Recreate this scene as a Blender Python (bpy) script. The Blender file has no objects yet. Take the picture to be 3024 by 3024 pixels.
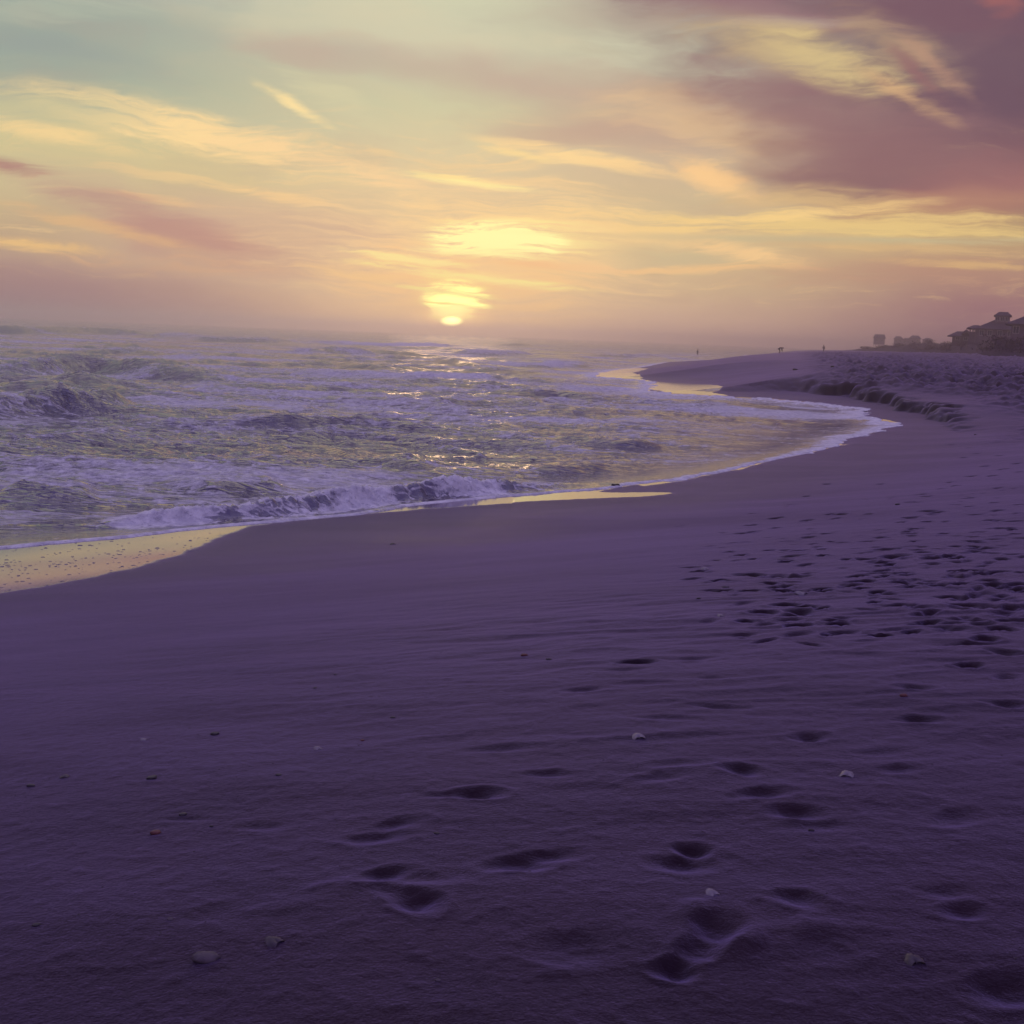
import bpy, bmesh, math, random
import numpy as np
from mathutils import Matrix, Vector
random.seed(7); rng = np.random.default_rng(7)
R = math.radians
scene = bpy.context.scene
col = scene.collection

# ------------------------------------------------------------------ camera
EYE = 3.3
PITCH, ROLL, HALF = 8.50, 2.20, 23.45
F = 1512 / math.tan(R(HALF))                # focal length in photo pixels (3024 wide)
cp, sp_, ca, sa = math.cos(R(PITCH)), math.sin(R(PITCH)), math.cos(R(ROLL)), math.sin(R(ROLL))
FW = np.array([0, cp, -sp_]); R0 = np.array([1., 0, 0]); U0 = np.array([0, sp_, cp])
RT = R0 * ca + U0 * sa; UP = -R0 * sa + U0 * ca
cam = bpy.data.objects.new('camera', bpy.data.cameras.new('camera')); col.objects.link(cam)
cam.data.sensor_width = 36; cam.data.lens = 18 / math.tan(R(HALF))
cam.data.clip_start = 0.05; cam.data.clip_end = 20000
m = Matrix(((RT[0], UP[0], -FW[0], 0), (RT[1], UP[1], -FW[1], 0), (RT[2], UP[2], -FW[2], EYE), (0, 0, 0, 1)))
cam.matrix_world = m
scene.camera = cam

def ray(px, py):
    """direction through a pixel of the 3024 photo"""
    d = FW + RT * ((px - 1512) / F) + UP * ((1512 - py) / F)
    return d / np.linalg.norm(d)
def gp(px, py, z=0.15):
    d = ray(px, py); t = (z - EYE) / d[2]
    return (d[0] * t, d[1] * t)
def azel(px, py):
    d = ray(px, py)
    return math.degrees(math.atan2(d[0], d[1])), math.degrees(math.asin(d[2]))

# ------------------------------------------------------------------ view
scene.view_settings.view_transform = 'Standard'; scene.view_settings.look = 'None'
scene.view_settings.exposure = 0.0; scene.view_settings.gamma = 1.0
scene.view_settings.use_curve_mapping = False
scene.render.engine = 'CYCLES'
scene.cycles.use_denoising = True
scene.cycles.max_bounces = 6; scene.cycles.volume_bounces = 1
scene.cycles.diffuse_bounces = 3; scene.cycles.glossy_bounces = 3

def lin(c, s=1.0):
    out = []
    for v in c:
        v = v / 255
        out.append((v / 12.92 if v <= .04045 else ((v + .055) / 1.055) ** 2.4) * s)
    return tuple(out) + (1.0,)

# ------------------------------------------------------------------ node helper
DIM = ['2D']
class NT:
    def __init__(s, tree): s.t = tree; s.n = tree.nodes; s.l = tree.links
    def new(s, kind, **kw):
        n = s.n.new(kind)
        for k, v in kw.items(): setattr(n, k, v)
        return n
    def put(s, sock, v):
        if hasattr(v, 'is_output') or isinstance(v, bpy.types.NodeSocket): s.l.new(v, sock)
        elif v is not None: sock.default_value = v
    def math(s, op, a, b=None, c=None, clamp=False):
        n = s.new('ShaderNodeMath', operation=op, use_clamp=clamp)
        s.put(n.inputs[0], a)
        if b is not None: s.put(n.inputs[1], b)
        if c is not None: s.put(n.inputs[2], c)
        return n.outputs[0]
    def vmath(s, op, a, b=None):
        n = s.new('ShaderNodeVectorMath', operation=op)
        s.put(n.inputs[0], a)
        if b is not None: s.put(n.inputs[1], b)
        return n.outputs[0]
    def mix(s, f, a, b, blend='MIX'):
        n = s.new('ShaderNodeMix', data_type='RGBA', blend_type=blend)
        s.put(n.inputs[0], f); s.put(n.inputs[6], a); s.put(n.inputs[7], b)
        return n.outputs[2]
    def fmix(s, f, a, b):
        n = s.new('ShaderNodeMix', data_type='FLOAT')
        s.put(n.inputs[0], f); s.put(n.inputs[2], a); s.put(n.inputs[3], b)
        return n.outputs[0]
    def rng(s, v, a, b, c=0., d=1., kind='SMOOTHSTEP'):
        n = s.new('ShaderNodeMapRange', interpolation_type=kind)
        s.put(n.inputs[0], v); s.put(n.inputs[1], a); s.put(n.inputs[2], b); s.put(n.inputs[3], c); s.put(n.inputs[4], d)
        return n.outputs[0]
    def mapping(s, v, loc=(0, 0, 0), rot=0., scale=(1, 1, 1), kind='POINT'):
        n = s.new('ShaderNodeMapping', vector_type=kind)
        s.put(n.inputs[0], v); n.inputs[1].default_value = loc; n.inputs[2].default_value = (0, 0, rot); n.inputs[3].default_value = scale
        return n.outputs[0]
    def noise(s, v, scale=1., detail=2., rough=.5, dist=0., color=False, dim=None):
        dim = dim or DIM[0]
        n = s.new('ShaderNodeTexNoise', noise_dimensions=dim)
        s.put(n.inputs['Vector'], v); n.inputs['Scale'].default_value = scale
        n.inputs['Detail'].default_value = detail; n.inputs['Roughness'].default_value = rough; n.inputs['Distortion'].default_value = dist
        return n.outputs['Color' if color else 'Fac']
    def ramp(s, f, stops):
        n = s.new('ShaderNodeValToRGB'); s.put(n.inputs[0], f)
        e = n.color_ramp.elements
        while len(e) < len(stops): e.new(.5)
        for el, (p, c) in zip(e, stops): el.position = p; el.color = c
        return n.outputs[0]
    def attr(s, name):
        n = s.new('ShaderNodeAttribute'); n.attribute_name = name
        return n.outputs['Fac']

# ------------------------------------------------------------------ sky
SUN_AZ, SUN_EL = azel(1333, 952)
world = bpy.data.worlds.new('World'); scene.world = world; world.use_nodes = True
W = NT(world.node_tree); W.n.clear()
wout = W.new('ShaderNodeOutputWorld'); bg = W.new('ShaderNodeBackground')
W.l.new(bg.outputs[0], wout.inputs[0])
tc = W.new('ShaderNodeTexCoord')
sep = W.new('ShaderNodeSeparateXYZ'); W.put(sep.inputs[0], W.vmath('NORMALIZE', tc.outputs['Generated']))
DEG = 180 / math.pi
az = W.math('MULTIPLY', W.math('ARCTAN2', sep.outputs[0], sep.outputs[1]), DEG)
el = W.math('MULTIPLY', W.math('ARCSINE', W.math('MINIMUM', W.math('MAXIMUM', sep.outputs[2], -1.), 1.)), DEG)
cmb = W.new('ShaderNodeCombineXYZ'); W.put(cmb.inputs[0], az); W.put(cmb.inputs[1], el)
P0 = cmb.outputs[0]
# large slow bend + fine curl, stretched along the wind
wn = W.noise(W.mapping(P0, scale=(.10, .28, 1)), 1., 3., .55, color=True)
wn = W.vmath('SUBTRACT', wn, (.5, .5, .5))
P = W.vmath('ADD', P0, W.vmath('MULTIPLY', wn, (5.5, 2.0, 0)))
wn2 = W.vmath('SUBTRACT', W.noise(W.mapping(P0, rot=R(10), scale=(.5, 2.2, 1)), 1., 4., .6, color=True), (.5, .5, .5))
P = W.vmath('ADD', P, W.vmath('MULTIPLY', wn2, (.9, .27, 0)))
# the same point without the big bend, for things that must stay put (sun)
PS = W.vmath('ADD', P0, W.vmath('MULTIPLY', wn2, (.8, .17, 0)))
fibA = W.noise(W.mapping(P, rot=R(9), scale=(.16, 1.5, 1)), 1., 6., .70)
fibB = W.noise(W.mapping(P, loc=(7, 3, 0), rot=R(1), scale=(.20, 2.6, 1)), 1., 6., .70)
fibC = W.noise(W.mapping(P, loc=(3, 9, 0), rot=R(24), scale=(.18, .95, 1)), 1., 5., .62)
soft = W.noise(W.mapping(P, loc=(1, 5, 0), rot=R(8), scale=(.09, .33, 1)), 1., 4., .55)
FIB = {'A': fibA, 'B': fibB, 'C': fibC, 'S': soft}

ELMAX = 90.
def colramp(xpx, ys, upper):
    """ys: (photo row of 1932, colour) -> ramp over elevation; upper: [(elevation, colour)]"""
    st = []
    for y, c in ys:
        e = azel(xpx * 3024 / 1932, y * 3024 / 1932)[1]
        st.append((max(0., e) / 30., lin(c)))
    for e, c in upper: st.append((e / 30., c))
    st.sort(key=lambda q: q[0])
    return W.ramp(W.math('DIVIDE', el, 30.), st)
VIO = (.205, .185, .40, 1.)
cL = colramp(0, [(0, (148, 163, 152)), (120, (150, 166, 152)), (200, (168, 180, 155)), (255, (195, 192, 148)), (350, (204, 189, 145)), (430, (196, 171, 135)), (500, (178, 147, 132)), (560, (156, 120, 122)), (600, (150, 120, 124))], [(21, lin((214, 204, 202))), (30, lin((208, 196, 214)))])
cS = colramp(852, [(0, (202, 204, 172)), (100, (192, 192, 166)), (200, (200, 200, 162)), (300, (214, 201, 160)), (380, (214, 195, 155)), (460, (224, 200, 154)), (550, (232, 202, 154)), (600, (250, 206, 150)), (632, (250, 216, 165))], [(21, lin((238, 226, 212))), (30, lin((228, 214, 220)))])
cM = colramp(1300, [(0, (168, 150, 140)), (100, (186, 184, 158)), (200, (184, 162, 140)), (300, (196, 176, 150)), (400, (210, 190, 148)), (450, (222, 198, 144)), (550, (210, 184, 144)), (640, (222, 180, 156))], [(21, lin((198, 180, 186))), (30, lin((190, 174, 198)))])
cR = colramp(1932, [(0, (104, 76, 92)), (150, (104, 76, 90)), (300, (122, 84, 96)), (380, (158, 110, 104)), (440, (206, 176, 124)), (500, (182, 146, 122)), (580, (158, 116, 120)), (660, (148, 108, 122))], [(22, lin((98, 80, 108))), (30, (.13, .115, .25, 1.))])
azs = [azel(x * 3024 / 1932, 400)[0] for x in (0, 852, 1300, 1932)]
base = W.mix(W.rng(az, azs[0], azs[1]), cL, cS)
base = W.mix(W.rng(az, azs[1], azs[2]), base, cM)
base = W.mix(W.rng(az, azs[2], azs[3]), base, cR)
# the rest of the dusk dome: violet overhead, dim mauve behind the viewer
elr = W.math('DIVIDE', el, 90.)
back = W.ramp(elr, [(0., (.22, .145, .22, 1)), (.12, (.20, .16, .30, 1)), (.4, (.27, .225, .62, 1)), (1., (.30, .26, .74, 1))])
adif = W.math('ABSOLUTE', W.math('SUBTRACT', az, SUN_AZ))
up = W.rng(el, 27, 48)
base = W.mix(up, base, (.42, .37, .80, 1))
base = W.mix(W.rng(adif, 30, 105), base, back)
skyc = base
PX = 0.0257
def blob(x, y, rx, ry, ang, c, s=1., fib='A', k=.9, p='P', edge=1.0, gain=1.):
    """soft-edged cloud, centre and size in 1932-photo pixels turned into degrees of sky"""
    global skyc
    a, e = azel(x * 3024 / 1932, y * 3024 / 1932)
    v = W.mapping(P if p == 'P' else (PS if p == 'S' else P0), loc=(a, e, 0), rot=R(-ang + ROLL), scale=(rx * PX * 1.7, ry * PX * 1.7, 1), kind='TEXTURE')
    g = W.new('ShaderNodeTexGradient', gradient_type='SPHERICAL'); W.put(g.inputs[0], v)
    f = g.outputs['Fac']
    if k:
        f = W.math('ADD', f, W.math('MULTIPLY', W.math('SUBTRACT', FIB[fib], .5), W.math('MULTIPLY', W.rng(f, 0, .5, 0, 1), k * 2.5)))
    f = W.math('MULTIPLY', W.rng(f, .04, edge), s)
    skyc = W.mix(f, skyc, lin(c, gain))
# general soft mottling and fine cirrus fibres over everything in front
skyc = W.mix(W.math('MULTIPLY', W.rng(soft, .45, .72), .30), skyc, W.mix(.5, skyc, lin((222, 192, 150))))
skyc = W.mix(W.math('MULTIPLY', W.rng(soft, .50, .28), .30), skyc, W.mix(.6, skyc, lin((176, 140, 130))))
low = W.math('MULTIPLY', W.rng(el, 11.5, 8.), W.rng(el, .8, 2.5))
skyc = W.mix(W.math('MULTIPLY', W.math('MULTIPLY', W.rng(fibB, .52, .78), low), .45), skyc, lin((248, 212, 148)))
# upper left
blob(110, 28, 150, 18, -8, (178, 186, 164), .5, 'A')
blob(90, 95, 160, 30, 10, (140, 152, 150), .5, 'S')
blob(760, 60, 300, 60, 8, (214, 208, 174), .45, 'S')
blob(1000, 150, 420, 34, 6, (186, 164, 148), .75, 'S', .5)
blob(640, 120, 140, 20, 6, (184, 166, 150), .45, 'S', .5)
blob(1260, 100, 170, 32, 4, (206, 206, 176), .75, 'A', .7)
blob(620, 190, 90, 20, 25, (208, 205, 165), .6, 'A')
blob(555, 198, 62, 9, 28, (252, 226, 160), .9, 'A', .5, 'S')
# left streak bank
blob(200, 270, 330, 62, 9, (214, 198, 146), .6, 'A', .8)
blob(385, 255, 240, 30, 11, (255, 221, 156), .95, 'A', .8, 'S')
blob(600, 300, 190, 22, 13, (248, 212, 156), .7, 'A', 1.)
blob(115, 256, 130, 14, 8, (250, 216, 150), .8, 'A', .8, 'S')
blob(90, 205, 110, 18, 4, (196, 192, 150), .6, 'A')
blob(330, 330, 150, 12, 6, (240, 206, 146), .6, 'A', 1.)
blob(530, 372, 90, 9, 8, (250, 212, 146), .8, 'B', .8, 'S')
blob(300, 378, 80, 8, 6, (246, 206, 142), .7, 'B', .8, 'S')
blob(16, 314, 66, 12, 4, (164, 108, 112), .8, 'B', .6, 'S')
blob(480, 440, 330, 80, 10, (196, 164, 146), .65, 'S', .5)
blob(290, 412, 170, 30, 16, (180, 138, 132), .75, 'A', .6, 'S')
blob(420, 470, 180, 34, 12, (184, 138, 128), .7, 'S', .6)
blob(190, 428, 140, 12, 12, (228, 184, 128), .7, 'A', .9, 'S')
blob(60, 462, 110, 10, 4, (244, 200, 128), .9, 'B', .7, 'S')
blob(340, 505, 220, 14, 5, (216, 172, 130), .6, 'B', 1.)
blob(150, 550, 300, 40, 3, (158, 118, 122), .5, 'S', .4)
# above and around the sun
blob(840, 300, 160, 16, 3, (236, 206, 150), .6, 'B', 1.)
blob(985, 292, 60, 7, 10, (250, 220, 150), .8, 'B', .6, 'S')
blob(880, 343, 108, 7, 7, (255, 240, 160), 1., 'B', .7, 'S')
blob(850, 335, 60, 4, 3, (255, 226, 150), .9, 'B', .6, 'S')
blob(1050, 350, 110, 9, 6, (246, 210, 150), .6, 'B', .9)
blob(900, 470, 330, 110, 2, (244, 213, 158), .6, 'B', .7)
blob(885, 545, 200, 85, 0, (255, 208, 138), .85, 'B', .5)
blob(1080, 425, 260, 40, 4, (250, 214, 148), .75, 'B', .9)
blob(975, 452, 140, 34, 2, (255, 236, 158), .85, 'B', 1., 'S')
blob(940, 455, 95, 26, 3, (255, 253, 172), 1., 'B', 1.1, 'S', .55, 1.05)
blob(915, 478, 100, 9, 3, (255, 250, 168), .9, 'B', .9, 'S', .7, 1.03)
blob(1000, 497, 150, 8, 5, (244, 192, 136), .7, 'B', .8, 'S')
blob(800, 492, 130, 8, 8, (254, 236, 156), .9, 'B', .8, 'S')
blob(890, 522, 190, 9, 7, (255, 238, 152), .95, 'B', .8, 'S')
blob(1090, 500, 130, 10, 7, (246, 208, 150), .6, 'B', .9)
blob(700, 525, 110, 8, 6, (246, 206, 140), .6, 'B', .9)
blob(860, 560, 62, 34, 6, (255, 232, 145), .85, 'B', .9, 'S')
blob(860, 566, 46, 25, 6, (255, 246, 140), 1., 'B', 1.2, 'S', .95, 2.0)
blob(853, 584, 30, 13, 0, (255, 246, 150), .9, 'B', .6, 'S', .9, 1.8)
blob(846, 552, 90, 5, 8, (255, 244, 150), .9, 'B', .5, 'S')
blob(840, 573, 40, 2.2, 6, (248, 196, 100), .7, 'B', .3, 'S')
blob(852, 606, 60, 22, 0, (255, 205, 125), .85, 'B', 0, '0', .85, 1.6)
blob(852, 598, 26, 2.2, 0, (250, 196, 90), .6, 'B', 0, '0', .55, 1.5)
# right half
blob(1150, 245, 170, 36, 5, (186, 156, 140), .7, 'S', .5)
blob(1310, 232, 190, 46, 14, (226, 192, 146), .75, 'C', .6)
blob(1090, 296, 150, 13, 10, (253, 218, 152), .9, 'A', .8, 'S')
blob(1230, 322, 110, 9, 10, (246, 208, 148), .6, 'A', .8, 'S')
blob(1345, 335, 92, 22, 24, (252, 206, 144), .95, 'C', .6, 'S')
blob(1240, 365, 200, 26, 5, (196, 180, 146), .6, 'A', .6)
blob(1420, 388, 120, 20, 4, (196, 174, 142), .7, 'A', .6)
blob(1790, 205, 470, 150, 17, (100, 74, 92), .95, 'S', .6)
blob(1560, 225, 270, 90, 20, (140, 104, 108), .8, 'C', .5)
blob(1700, 305, 270, 60, 8, (134, 96, 102), .7, 'S', .4)
blob(1690, 16, 420, 52, 6, (112, 78, 92), .9, 'C', .5)
blob(1420, 20, 180, 26, 10, (150, 116, 118), .7, 'C', .6)
blob(1480, 42, 110, 10, 4, (184, 164, 146), .6, 'A', .6, 'S')
blob(1500, 98, 190, 34, 16, (200, 176, 130), .75, 'C', .7, 'S')
blob(1570, 120, 110, 34, 24, (216, 192, 134), .8, 'C', .7, 'S')
blob(1690, 82, 110, 30, 30, (176, 148, 118), .75, 'C', .6, 'S')
blob(1760, 120, 76, 13, 42, (186, 144, 118), .65, 'C', .5, 'S')
blob(1700, 175, 90, 13, 30, (212, 170, 124), .75, 'C', .6, 'S')
blob(1725, 132, 60, 12, 44, (140, 96, 100), .8, 'C', .5, 'S')
blob(1900, 335, 150, 60, -18, (164, 110, 108), .65, 'S', .5)
blob(1840, 380, 220, 30, -4, (186, 138, 112), .6, 'S', .5)
blob(1892, 2, 34, 16, 30, (170, 100, 92), .6, 'C', .5)
blob(1640, 428, 430, 26, 3, (238, 206, 134), .85, 'B', .7)
blob(1560, 372, 170, 20, 4, (220, 186, 130), .7, 'A', .7)
blob(1500, 405, 190, 10, -4, (254, 216, 142), .7, 'B', .7, 'S')
blob(1580, 453, 420, 7, 2, (196, 184, 146), .8, 'B', .5, 'S')
blob(1270, 478, 160, 20, 4, (196, 186, 148), .7, 'B', .7)
blob(1420, 480, 110, 15, 10, (252, 210, 148), .85, 'B', .9, 'S')
blob(1320, 508, 160, 8, -3, (246, 202, 140), .8, 'B', .9, 'S')
blob(1730, 482, 240, 12, 4, (222, 186, 130), .6, 'B', .9)
blob(1740, 525, 240, 20, 2, (186, 142, 122), .6, 'B', .7)
blob(1850, 500, 150, 7, 4, (226, 186, 126), .7, 'B', .8, 'S')
# the sun's disc, flattened by the haze, low over the sea
def disc(x, y, rx, ry, c, gain):
    global skyc
    a, e = azel(x * 3024 / 1932, y * 3024 / 1932)
    v = W.mapping(P0, loc=(a, e, 0), rot=R(ROLL), scale=(rx * PX, ry * PX, 1), kind='TEXTURE')
    g = W.new('ShaderNodeTexGradient', gradient_type='SPHERICAL'); W.put(g.inputs[0], v)
    skyc = W.mix(W.rng(g.outputs['Fac'], 0., .75), skyc, lin(c, gain))
blob(852, 594, 34, 15, 0, (255, 238, 140), .85, 'B', .3, 'S', .9, 1.9)
disc(852, 606, 25, 11, (255, 236, 140), 6.)
sky = W.new('ShaderNodeTexSky', sky_type='NISHITA'); sky.sun_disc = False
sky.sun_elevation = R(max(SUN_EL, .6)); sky.sun_rotation = R(SUN_AZ); sky.air_density = 1.5; sky.dust_density = 3.
nish = W.vmath('MULTIPLY', sky.outputs[0], (.02, .02, .03))
tot = W.vmath('ADD', skyc, nish)
W.put(bg.inputs[0], tot); bg.inputs[1].default_value = 1.0

# ------------------------------------------------------------------ sun lamp
sl = bpy.data.lights.new('sun', 'SUN'); sl.energy = .05; sl.angle = R(6.); sl.color = (1., .62, .36)
so = bpy.data.objects.new('sun', sl); col.objects.link(so)
so.rotation_euler = Vector(-Vector((math.sin(R(SUN_AZ)) * math.cos(R(1.2)), math.cos(R(SUN_AZ)) * math.cos(R(1.2)), math.sin(R(1.2))))).to_track_quat('-Z', 'Y').to_euler()

# ------------------------------------------------------------------ tagging
def tag(o, label=None, cat=None, group=None, kind=None):
    if label: o['label'] = label
    if cat: o['category'] = cat
    if group: o['group'] = group
    if kind: o['kind'] = kind
    return o
def empty(name, loc, rz=0.):
    o = bpy.data.objects.new(name, None); col.objects.link(o)
    o.location = loc; o.rotation_euler = (0, 0, rz); o.empty_display_size = .3
    return o
def link(name, me, mat, parent=None, loc=None):
    if mat: me.materials.append(mat)
    o = bpy.data.objects.new(name, me); col.objects.link(o)
    if parent: o.parent = parent
    if loc is not None: o.location = loc
    return o

# ------------------------------------------------------------------ numeric noise
_perm = np.random.default_rng(11).permutation(4096).astype(np.int64)
_ga = np.random.default_rng(12).uniform(0, 2 * np.pi, 4096)
_gx, _gy = np.cos(_ga), np.sin(_ga)
def perlin(x, y, seed=0):
    xi = np.floor(x).astype(np.int64); yi = np.floor(y).astype(np.int64)
    xf = x - xi; yf = y - yi
    u = xf * xf * xf * (xf * (xf * 6 - 15) + 10); v = yf * yf * yf * (yf * (yf * 6 - 15) + 10)
    def g(ix, iy, fx, fy):
        h = _perm[(_perm[(ix + seed * 131) & 4095] + iy) & 4095]
        return _gx[h] * fx + _gy[h] * fy
    a = g(xi, yi, xf, yf); b = g(xi + 1, yi, xf - 1, yf); c = g(xi, yi + 1, xf, yf - 1); d = g(xi + 1, yi + 1, xf - 1, yf - 1)
    return ((a + (b - a) * u) + ((c + (d - c) * u) - (a + (b - a) * u)) * v) * 1.5
def fbm(x, y, oct=4, seed=0, gain=.5, lac=2.03):
    s = 0.; a = 1.; n = 0.
    for i in range(oct):
        s = s + a * perlin(x, y, seed + i); n += a; a *= gain; x = x * lac + 3.1; y = y * lac + 1.7
    return s / n
def sstep(x, a, b):
    t = np.clip((x - a) / (b - a), 0, 1); return t * t * (3 - 2 * t)
def seg_dist(x, y, pts):
    """distance, sign (+ left of travel), running parameter along a polyline"""
    best = np.full(x.shape, 1e18); sg = np.ones(x.shape); par = np.zeros(x.shape)
    acc = 0.
    for (ax, ay), (bx, by) in zip(pts[:-1], pts[1:]):
        dx, dy = bx - ax, by - ay; L2 = dx * dx + dy * dy; L = math.sqrt(L2)
        t = np.clip(((x - ax) * dx + (y - ay) * dy) / L2, 0, 1)
        ex = x - (ax + t * dx); ey = y - (ay + t * dy); d2 = ex * ex + ey * ey
        w = d2 < best
        best = np.where(w, d2, best)
        par = np.where(w, acc + t * L, par)
        acc += L
    return np.sqrt(best), par
def inside(x, y, poly):
    r = np.zeros(x.shape, bool); n = len(poly)
    for i in range(n):
        (ax, ay), (bx, by) = poly[i], poly[(i + 1) % n]
        if ay == by: continue
        c = (ay > y) != (by > y)
        r ^= c & (x < (bx - ax) * (y - ay) / (by - ay) + ax)
    return r

# ------------------------------------------------------------------ the shoreline
edge_px = [(0, 1622), (155, 1607), (388, 1587), (543, 1568), (699, 1552), (854, 1539), (1050, 1522), (1207, 1495), (1414, 1474), (1621, 1457),
           (1802, 1442), (1900, 1428), (2000, 1416), (2092, 1401), (2180, 1384), (2272, 1361), (2394, 1337), (2482, 1314), (2500, 1296), (2586, 1277), (2662, 1250), (2610, 1238),
           (2543, 1230), (2569, 1208), (2454, 1194), (2360, 1184), (2269, 1176), (2145, 1171), (2008, 1162), (1916, 1154), (1936, 1128), (1899, 1120),
           (1830, 1117), (1762, 1112), (1766, 1101), (1837, 1089), (1900, 1084), (1974, 1069), (2084, 1063), (2214, 1060), (2236, 1055), (2205, 1048)]
SH = [(-1200., -900.), (-140., -90.), (-42., -14.), (-15.5, 7.5)] + [gp(*p) for p in edge_px]
lx, ly = SH[-1]
SH += [(lx + 30, ly + 90), (lx + 130, ly + 330), (lx + 320, ly + 800), (lx + 700, ly + 1700), (lx + 1400, 4000)]
LAND = SH + [(6000, 4000), (6000, -3000), (-1200, -3000)]
def shore(x, y):
    d, par = seg_dist(x, y, SH)
    return np.where(inside(x, y, LAND), d, -d), par
# erosion scarp (foot line), on the right of the far cove
SC = [gp(px, py, z) for px, py, z in [(2230, 1120, .95), (2350, 1128, .9), (2420, 1140, .85), (2520, 1153, .8), (2600, 1170, .78), (2660, 1186, .75), (2730, 1200, .8), (2800, 1216, .95), (2850, 1222, 1.1)]]
SCB = SC + [(SC[-1][0] - 2, SC[-1][1] - 60), (-200, -60), (-200, 200), (SC[0][0] - 40, SC[0][1] + 60)]
SCL = sum(math.dist(a, b) for a, b in zip(SC[:-1], SC[1:]))

def base_h(x, y, sd=None):
    """sand height without the footprints"""
    if sd is None: sd, _ = shore(x, y)
    r = np.hypot(x, y)
    dl = np.maximum(sd, 0)
    h = .15 + 1.95 * (1 - np.exp(-(dl / 10.5) ** 2.1)) + .004 * np.minimum(dl, 60)
    far = sstep(y, 70, 190)
    h = h + far * .75 * sstep(dl, 6, 45)
    # backshore rising towards the dunes on the right
    h = h + 1.9 * sstep(x - .33 * np.maximum(y, 0), 8, 60) * sstep(y, 60, 190)
    hs = .15 + .10 * np.minimum(sd, 0) ; hs = np.maximum(hs, -2.5)
    h = np.where(sd > 0, h, hs)
    # scarp: sand carved away below a broken little cliff
    near = (y > 20) & (y < 190) & (x > 0) & (x < 90)
    if near.any():
        X, Y = x[near], y[near]
        jag = 2.0 * fbm(X * .20, Y * .20, 5, 40, .68) + .14 * np.abs(perlin(X * 1.2, Y * 1.2, 44)) + .15 * perlin(X * 3.1, Y * 2.6, 45)
        d, par = seg_dist(X, Y, SC)
        ins = inside(X, Y, SCB)
        t = np.where(ins, d, -d) + jag                # + towards the sea
        w = sstep(par / SCL, 0.02, .3) * sstep(par / SCL, 1., .62) * (par > .01)
        w = w * sstep(d, 34, 14)
        cl = np.clip(perlin(X * .9, Y * .9, 47) + .5, 0, 1)
        step = sstep(t, -.9 - 1.0 * cl, .9)
        D = 1.12 + .45 * perlin(X * .25, Y * .25, 46)
        carve = D * w * step * np.exp(-np.maximum(t, 0) / 7.5)
        slump = .30 * w * np.exp(-((t - 1.2) / .9) ** 2) * np.maximum(fbm(X * 1.1, Y * 1.1, 3, 49) + .15, 0) * 2.2
        lip = .55 * w * np.exp(-np.maximum(-t, 0) / 14) * (1 - .5 * step)
        h = h.copy(); h[near] = np.where(sd[near] > 0, np.maximum(h[near] - carve + slump + lip, .15 + .035 * np.maximum(sd[near], 0)), h[near])
    return h

def hit(px, py):
    """where the ray through a photo pixel meets the sand"""
    d = ray(px, py); t = np.concatenate([np.linspace(1.5, 30, 600), np.geomspace(30.05, 900, 900)])
    x, y, z = d[0] * t, d[1] * t, EYE + d[2] * t
    g = base_h(x, y) < z
    i = int(np.argmin(g)) if (~g).any() else len(t) - 1
    return float(x[i]), float(y[i])

# ------------------------------------------------------------------ wet sheets (mirror-like sand left by the last swash)
def poly_px(pts): return [hit(*p) for p in pts]
WET = [poly_px([(-500, 1560), (0, 1600), (155, 1585), (388, 1560), (543, 1545), (699, 1530), (900, 1520), (1000, 1515), (870, 1543), (780, 1556), (700, 1578), (640, 1605), (560, 1640), (440, 1675), (300, 1707), (160, 1733), (0, 1757), (-500, 1830)]),
       poly_px([(800, 1530), (1050, 1505), (1250, 1480), (1500, 1455), (1700, 1440), (1850, 1440), (1790, 1452), (1990, 1452), (2012, 1458), (1930, 1468), (1700, 1477), (1500, 1490), (1250, 1508), (1100, 1521), (900, 1536)]),
       poly_px([(1840, 1430), (1990, 1405), (2100, 1395), (2200, 1370), (2300, 1349), (2290, 1362), (2200, 1388), (2110, 1404), (2010, 1426), (1900, 1440)]),
       poly_px([(1890, 1150), (1925, 1127), (2010, 1131), (2118, 1136), (2145, 1144), (2120, 1160), (2180, 1172), (2060, 1170), (1960, 1162)]),
       poly_px([(1740, 1112), (1755, 1098), (1850, 1086), (1922, 1088), (1888, 1098), (1872, 1102), (1905, 1112), (1900, 1122), (1800, 1120)]),
       poly_px([(2455, 1322), (2520, 1302), (2535, 1308), (2480, 1318)])]
def wetness(x, y, sd):
    out = np.zeros(x.shape)
    for i, p in enumerate(WET):
        a = np.array(p); lo = a.min(0) - 2; hi = a.max(0) + 2
        k = (x > lo[0]) & (x < hi[0]) & (y > lo[1]) & (y < hi[1])
        if not k.any(): continue
        X, Y = x[k], y[k]
        j = (.10 if i < 3 else .5) * fbm(X * (1.6 if i < 3 else .5), Y * (1.6 if i < 3 else .5), 4, 60 + i)
        d, _ = seg_dist(X, Y, p + [p[0]])
        d = np.where(inside(X, Y, p), d, -d) + j
        out[k] = np.maximum(out[k], sstep(d, -.08 if i else -.16, .50 if i == 0 else .38 if i < 3 else .5))
    return out

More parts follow.
